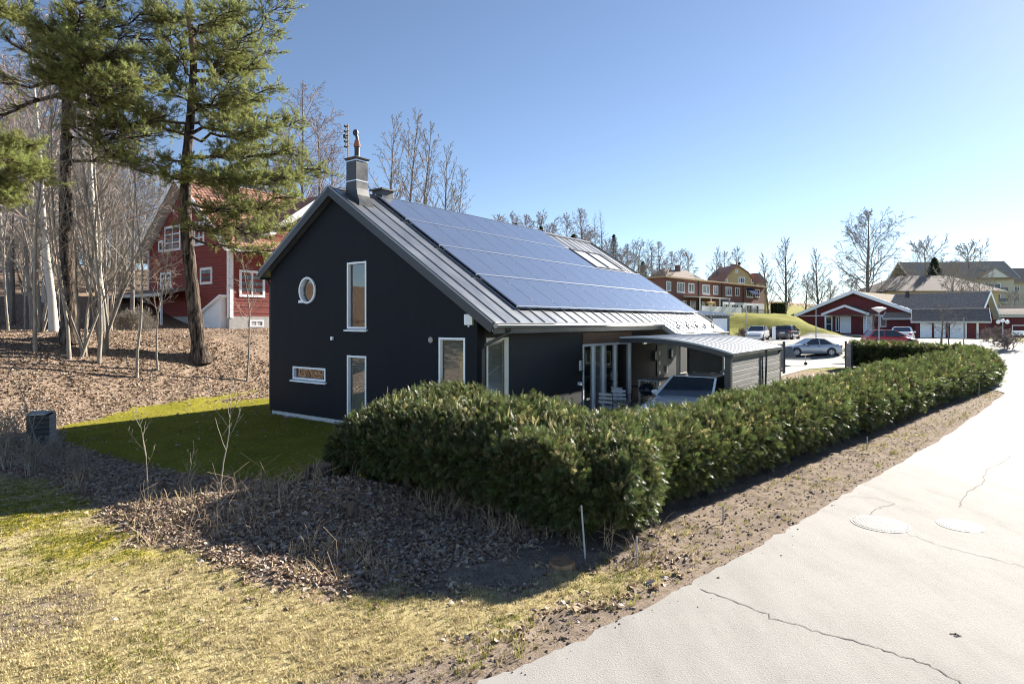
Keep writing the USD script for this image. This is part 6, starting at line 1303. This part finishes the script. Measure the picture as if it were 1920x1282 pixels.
def stake(name, label, px, py, h, r, lean=(0, 0), m_='pole_grey'):
    x, y = gp(px, py, .05); t = thing(name, label, 'stake', (x, y, float(zg(x, y)) - .05))
    MB().tube([(0, 0, 0), (lean[0] * .5, lean[1] * .5, h * .5 + .02), (lean[0], lean[1], h + .05)], r, 8).build('shaft', m_, t, smooth=40); MB().tube([(lean[0], lean[1], h + .05), (lean[0], lean[1], h + .07)], [r * 1.15, r * .8], 8).build('tip', m_, t)
stake('support_pole', 'tall pale pole leaning in the hedge corner', 1098, 1040, .62, .012, (-.04, .10))
stake('marker_stake', 'short metal stake at the verge near the hedge corner', 1194, 1052, .34, .013)
stake('marker_stake', 'short metal stake under the middle of the hedge', 1356, 974, .24, .013)
stake('marker_stake', 'short metal stake farther along the hedge', 1626, 838, .24, .014)
stake('marker_stake', 'thin stake beside the far end of the hedge', 1835, 742, .6, .016, (.02, 0), 'bark_pole')
mat('cast_iron', (.13, .127, .122), (.19, .185, .178), scale=9, rough=.6, metal=.15, bump=.002)
def manhole(label, px, py, r, ang):
    x, y = gp(px, py, .016); t = thing('manhole_cover', label, 'manhole cover', (x, y, .016), ang)
    MB().lathe([(r + .05, -.01), (r + .04, .006), (r + .012, .008), (r + .012, .0)], n=40).build('frame_ring', 'cast_iron', t); MB().lathe([(r, -.01), (r, .010), (0, .010)], n=40).build('lid', 'cast_iron', t)
    n = int(r / .03)
    for k in range(-n + 1, n):
        y0 = k * .03 * .98; c = math.sqrt(max(0, (r * .93) ** 2 - y0 * y0))
        if c > .05: MB().box(-c, c, y0 - .008, y0 + .008, .009, .015).build('rib', 'cast_iron', t)
manhole('larger round ribbed manhole cover in the road, the left one', 1650, 982, .34, 35)
manhole('smaller plain-edged manhole cover in the road, the right one', 1801, 985, .25, 60)
mat('crack', (.09, .085, .08), (.19, .18, .17), scale=6, rough=.95, spec=.1)
def crack(pix, w, seed, name='crack'):
    p = np.array(wob([gp(*q, .016) for q in pix], 7, .018, seed)); t = np.gradient(p, axis=0); n = np.stack([-t[:, 1], t[:, 0]], 1); n /= np.linalg.norm(n, axis=1, keepdims=True); rg = np.random.default_rng(seed); ww = (w * rg.uniform(.35, 1.0, len(p)))[:, None] / 2
    a, b = p + n * ww, p - n * ww; k = len(p); V = np.vstack([np.column_stack([a, np.full(k, .0205)]), np.column_stack([b, np.full(k, .0205)])])
    MB().add(V, [[i, i + 1, k + i + 1, k + i] for i in range(k - 1)]).build(name, 'crack', road)
crack([(1313, 1104), (1400, 1135), (1470, 1165), (1560, 1190), (1650, 1215), (1740, 1245), (1820, 1290), (1900, 1330)], .017, 1)
crack([(1700, 1000), (1760, 1022), (1830, 1040), (1920, 1062), (2000, 1080)], .012, 2)
crack([(1570, 930), (1640, 933), (1678, 945), (1640, 955), (1628, 968)], .011, 3)
crack([(1798, 950), (1815, 925), (1845, 900), (1850, 880), (1885, 865), (1900, 850)], .013, 4)
crack([(1783, 1188), (1800, 1190), (1795, 1193)], .03, 5)
crack([(1885, 738), (1930, 733), (1990, 728)], .015, 6)

# ------------------------------------------------------------------ leaf litter, grass and stones
mat('leaf', (.20, .13, .085), (.48, .35, .25), scale=2.5, rough=.75, rnd=.5, transl=.12)
mat('leaf_pale', (.30, .235, .185), (.44, .38, .33), scale=2.5, rough=.7, rnd=.35, transl=.1)
mat('grass_dry', (.40, .33, .175), (.54, .46, .26), scale=3, rough=.8, rnd=.3, transl=.3)
mat('moss_green', (.25, .24, .035), (.40, .35, .085), scale=3, rough=.8, rnd=.3, transl=.25)
mat('grass_green', (.16, .17, .022), (.28, .255, .045), scale=3, rough=.7, rnd=.35, transl=.3)
mat('soil_clod', (.06, .045, .033), (.17, .13, .10), scale=14, rough=.95)
def leafm(seed):
    r = np.random.default_rng(seed); m = MB(); c = r.uniform(.1, .35); a = np.linspace(0, 2 * np.pi, 10)[:-1]; rad = .05 * (1 + .28 * np.cos(a * 3 + r.uniform(0, 6))) * r.uniform(.8, 1.2, 9)
    V = [(0, 0, .004)] + [(math.cos(q) * k, math.sin(q) * k * .7, c * k * k / .05 * math.cos(q * 2 + seed) + .012 * r.normal()) for q, k in zip(a, rad)]
    return m.add(V, [[0, i + 1, (i + 1) % 9 + 1] for i in range(9)])
def tuft(seed, n, h, spread):
    r = np.random.default_rng(seed); m = MB()
    for _ in range(n):
        a = r.uniform(0, 6.28); o = np.array([math.cos(a), math.sin(a), 0]) * r.uniform(0, spread); l = h * r.uniform(.5, 1.2); b = np.array([math.cos(a), math.sin(a), 0]) * l * r.uniform(.2, .9); s = np.array([-math.sin(a), math.cos(a), 0]) * .0032
        p1 = o + b * .4 + [0, 0, l * .6]; p2 = o + b + [0, 0, l * r.uniform(.7, 1.0)]
        m.add([o - s, o + s, p1 + s * .8, p1 - s * .8, p2], [[0, 1, 2], [0, 2, 3], [3, 2, 4]])
    return m
def clod(seed):
    m = trimesh.creation.icosphere(1, .02); v = np.array(m.vertices); m.vertices = v * np.random.default_rng(seed).uniform(.6, 1.25, (len(v), 1)) * [1, .8, .6]; return MB().tm(m)
from scipy.interpolate import RegularGridInterpolator as RGI
mk = {k: RGI((gy, gx), a, bounds_error=False, fill_value=0) for k, a in (('lawn', m_lawn), ('gras', m_gras), ('soil', m_soil), ('asph', d_asph), ('far', m_far), ('nz', nz2), ('nz1', nz1), ('moss', m_moss))}
def spots(n, x0, x1, y0, y1, seed, power=1.0):
    r = np.random.default_rng(seed); X = r.uniform(x0, x1, n); Yy = y0 + (y1 - y0) * r.random(n) ** power; return X, Yy, r
def upright(n, r, tilt=.2): return Rot.from_euler('zyx', np.column_stack([r.uniform(0, 6.28, n), r.normal(0, tilt, n), r.normal(0, tilt, n)]))
def vis_px(x, y): p = 960 + 1145 * x / np.maximum(y, .1); return (p > -60) & (p < 1980)
# leaves
Xs, Ys, r11 = [], [], np.random.default_rng(12)
for n, box_, sd_ in ((60000, (-9, 2.5, 5.6, 11.8), 1), (56000, (-22, -5, 11, 26), 2), (30000, (-30, -8, 18, 40), 3), (3000, (2, 20, 8, 26), 4)):
    X, Yy, r = spots(n, *box_, 40 + sd_); q = np.stack([Yy, X], -1); L_m, G_m, S_m, A_m, F_m = (mk[k](q) for k in ('lawn', 'gras', 'soil', 'asph', 'far'))
    pl_ = (1 - np.clip(G_m * 1.0, 0, 1)) ** 2 * (1 - .985 * L_m) * (1 - .97 * S_m) * (1 - F_m); pl_ = pl_ * ((.5 if sd_ == 1 else .55) + .8 * ss(.36, .6, mk['nz'](q))) + .012 * (L_m > .5) + .01 * (G_m > .5)
    k = (r.random(n) < pl_) & (A_m < -.15) & vis_px(X, Yy); Xs.append(X[k]); Ys.append(Yy[k])
X, Yy = np.concatenate(Xs), np.concatenate(Ys); n = len(X); dist = np.hypot(X, Yy)
scatter('leaf_litter', None, [(leafm(1), 'leaf', 'leaf'), (leafm(2), 'leaf', 'leaf'), (leafm(3), 'leaf_pale', 'leaf'), (leafm(4), 'leaf', 'leaf')], np.column_stack([X, Yy, zg(X, Yy) + r11.uniform(.0, .03, n)]), upright(n, r11, .38), r11.uniform(.3, .85, n) * np.where(dist < 13, 1.18, 1.0) * (1 + .018 * np.clip(dist - 10, 0, 25)), r11.integers(0, 4, n), label='brown fallen leaves on the bank and mound', cat='leaf litter')
# stalks standing in the litter
X, Yy, r = spots(1500, -9, 2.0, 7.0, 11.5, 61); q = np.stack([Yy, X], -1); k = (r.random(1500) < (1 - mk['gras'](q)) * (1 - mk['lawn'](q)) * (1 - .5 * mk['soil'](q)) * ss(.42, .62, mk['nz1'](q)) * 1.2) & (mk['asph'](q) < -.4); X, Yy = X[k], Yy[k]; n = len(X)
def stalk(seed, n=4, h=.35):
    r = np.random.default_rng(seed); m = MB()
    for _ in range(n):
        a = r.uniform(0, 6.28); l = h * r.uniform(.4, 1.2); d = np.array([math.cos(a), math.sin(a), 0]); o = d * r.uniform(0, .08); m.tube([o, o + d * l * .3 * r.uniform(.1, 1) + [0, 0, l * .6], o + d * l * r.uniform(.2, .9) + [0, 0, l * r.uniform(.6, 1)]], [.004, .003, .002], 3, caps=False)
    return m
scatter('dry_stalks', None, [(stalk(1), 'dry_stem', 'stalk'), (stalk(2, 3, .5), 'dry_stem', 'stalk'), (stalk(3, 6, .22), 'grass_dry', 'stalk')], np.column_stack([X, Yy, zg(X, Yy)]), upright(n, r, .3), r.uniform(.6, 1.3, n), r.integers(0, 3, n), label='dry stalks standing in the leaf litter', cat='dry stalks')
# grass of the foreground
X, Yy, r = spots(80000, -9.5, 2.6, 4.2, 12, 71, 1.25); q = np.stack([Yy, X], -1); g_ = mk['gras'](q); nn_ = mk['nz'](q); n1_ = mk['nz1'](q)
k = (r.random(len(X)) < g_ * (.25 + 1.0 * nn_)) & (mk['asph'](q) < -.06) & vis_px(X, Yy); X, Yy, n1_, nn_ = X[k], Yy[k], n1_[k], nn_[k]; n = len(X)
gre = r.random(n) < ss(.40, .72, n1_) * .4 + .8 * mk['moss'](np.stack([Yy, X], -1))
scatter('dry_grass', None, [(tuft(1, 9, .022, .04), 'grass_dry', 'tuft'), (tuft(2, 8, .03, .04), 'grass_dry', 'tuft'), (tuft(3, 10, .025, .04), 'grass_green', 'tuft')], np.column_stack([X, Yy, zg(X, Yy)]), upright(n, r, .12), r.uniform(.6, 1.35, n), np.where(gre, 2, r.integers(0, 2, n)), label='short patchy grass on the foreground verge', cat='grass')
# moss lawn
X, Yy, r = spots(24000, -13, 1, 9.5, 25, 81); q = np.stack([Yy, X], -1); k = (r.random(len(X)) < mk['lawn'](q) * .9) & vis_px(X, Yy); X, Yy = X[k], Yy[k]; n = len(X)
scatter('lawn_grass', None, [(tuft(5, 9, .02, .05), 'moss_green', 'tuft'), (tuft(6, 8, .015, .05), 'moss_green', 'tuft')], np.column_stack([X, Yy, zg(X, Yy)]), upright(n, r, .12), r.uniform(.7, 1.4, n), r.integers(0, 2, n), label='short mossy lawn beside the black house', cat='lawn')
# verge: clods of soil and green tufts between the hedge and the road
X, Yy, r = spots(60000, -3, 23, 4.8, 30, 91, 1.6); q = np.stack([Yy, X], -1); s_ = mk['soil'](q); k = (r.random(len(X)) < s_ * (.3 + nn_.mean())) & (mk['asph'](q) < .02) & vis_px(X, Yy); X, Yy = X[k], Yy[k]; n = len(X)
scatter('soil_crumbs', None, [(clod(1), 'soil_clod', 'clod'), (clod(2), 'soil_clod', 'clod')], np.column_stack([X, Yy, zg(X, Yy)]), upright(n, r, .6), np.abs(r.normal(.45, .35, n)) + .2, r.integers(0, 2, n), label='crumbs of dark soil along the road edge', cat='soil')
X, Yy, r = spots(60000, -3, 23.5, 5, 30, 95, 1.4); q = np.stack([Yy, X], -1); s_ = mk['soil'](q); e_ = (X - .99) * .687 - (Yy - 8.1) * .727
k = (r.random(len(X)) < s_ * ss(.5, .68, mk['nz1'](q)) * 1.1 + s_ * .22) & (mk['asph'](q) < -.12) & (e_ > .35) & vis_px(X, Yy); X, Yy = X[k], Yy[k]; n = len(X)
scatter('verge_grass', None, [(tuft(7, 9, .05, .05), 'grass_green', 'tuft'), (tuft(8, 9, .05, .05), 'grass_dry', 'tuft')], np.column_stack([X, Yy, zg(X, Yy)]), upright(n, r, .15), r.uniform(.6, 1.3, n), (r.random(n) < .6).astype(int), label='thin grass tufts on the soil verge under the hedge', cat='grass')
# grit on the asphalt edge
X, Yy, r = spots(16000, -3, 23, 4.2, 30, 97, 1.5); q = np.stack([Yy, X], -1); a_ = mk['asph'](q); k = (a_ > .0) & (r.random(len(X)) < np.exp(-np.clip(a_, 0, 9) / .14)); X, Yy = X[k], Yy[k]; n = len(X)
scatter('road_grit', None, [(clod(3), 'soil_clod', 'grit')], np.column_stack([X, Yy, np.full(n, .018)]), upright(n, r, .6), np.abs(r.normal(.15, .22, n)) + .08, label='grit washed onto the asphalt edge', cat='grit')
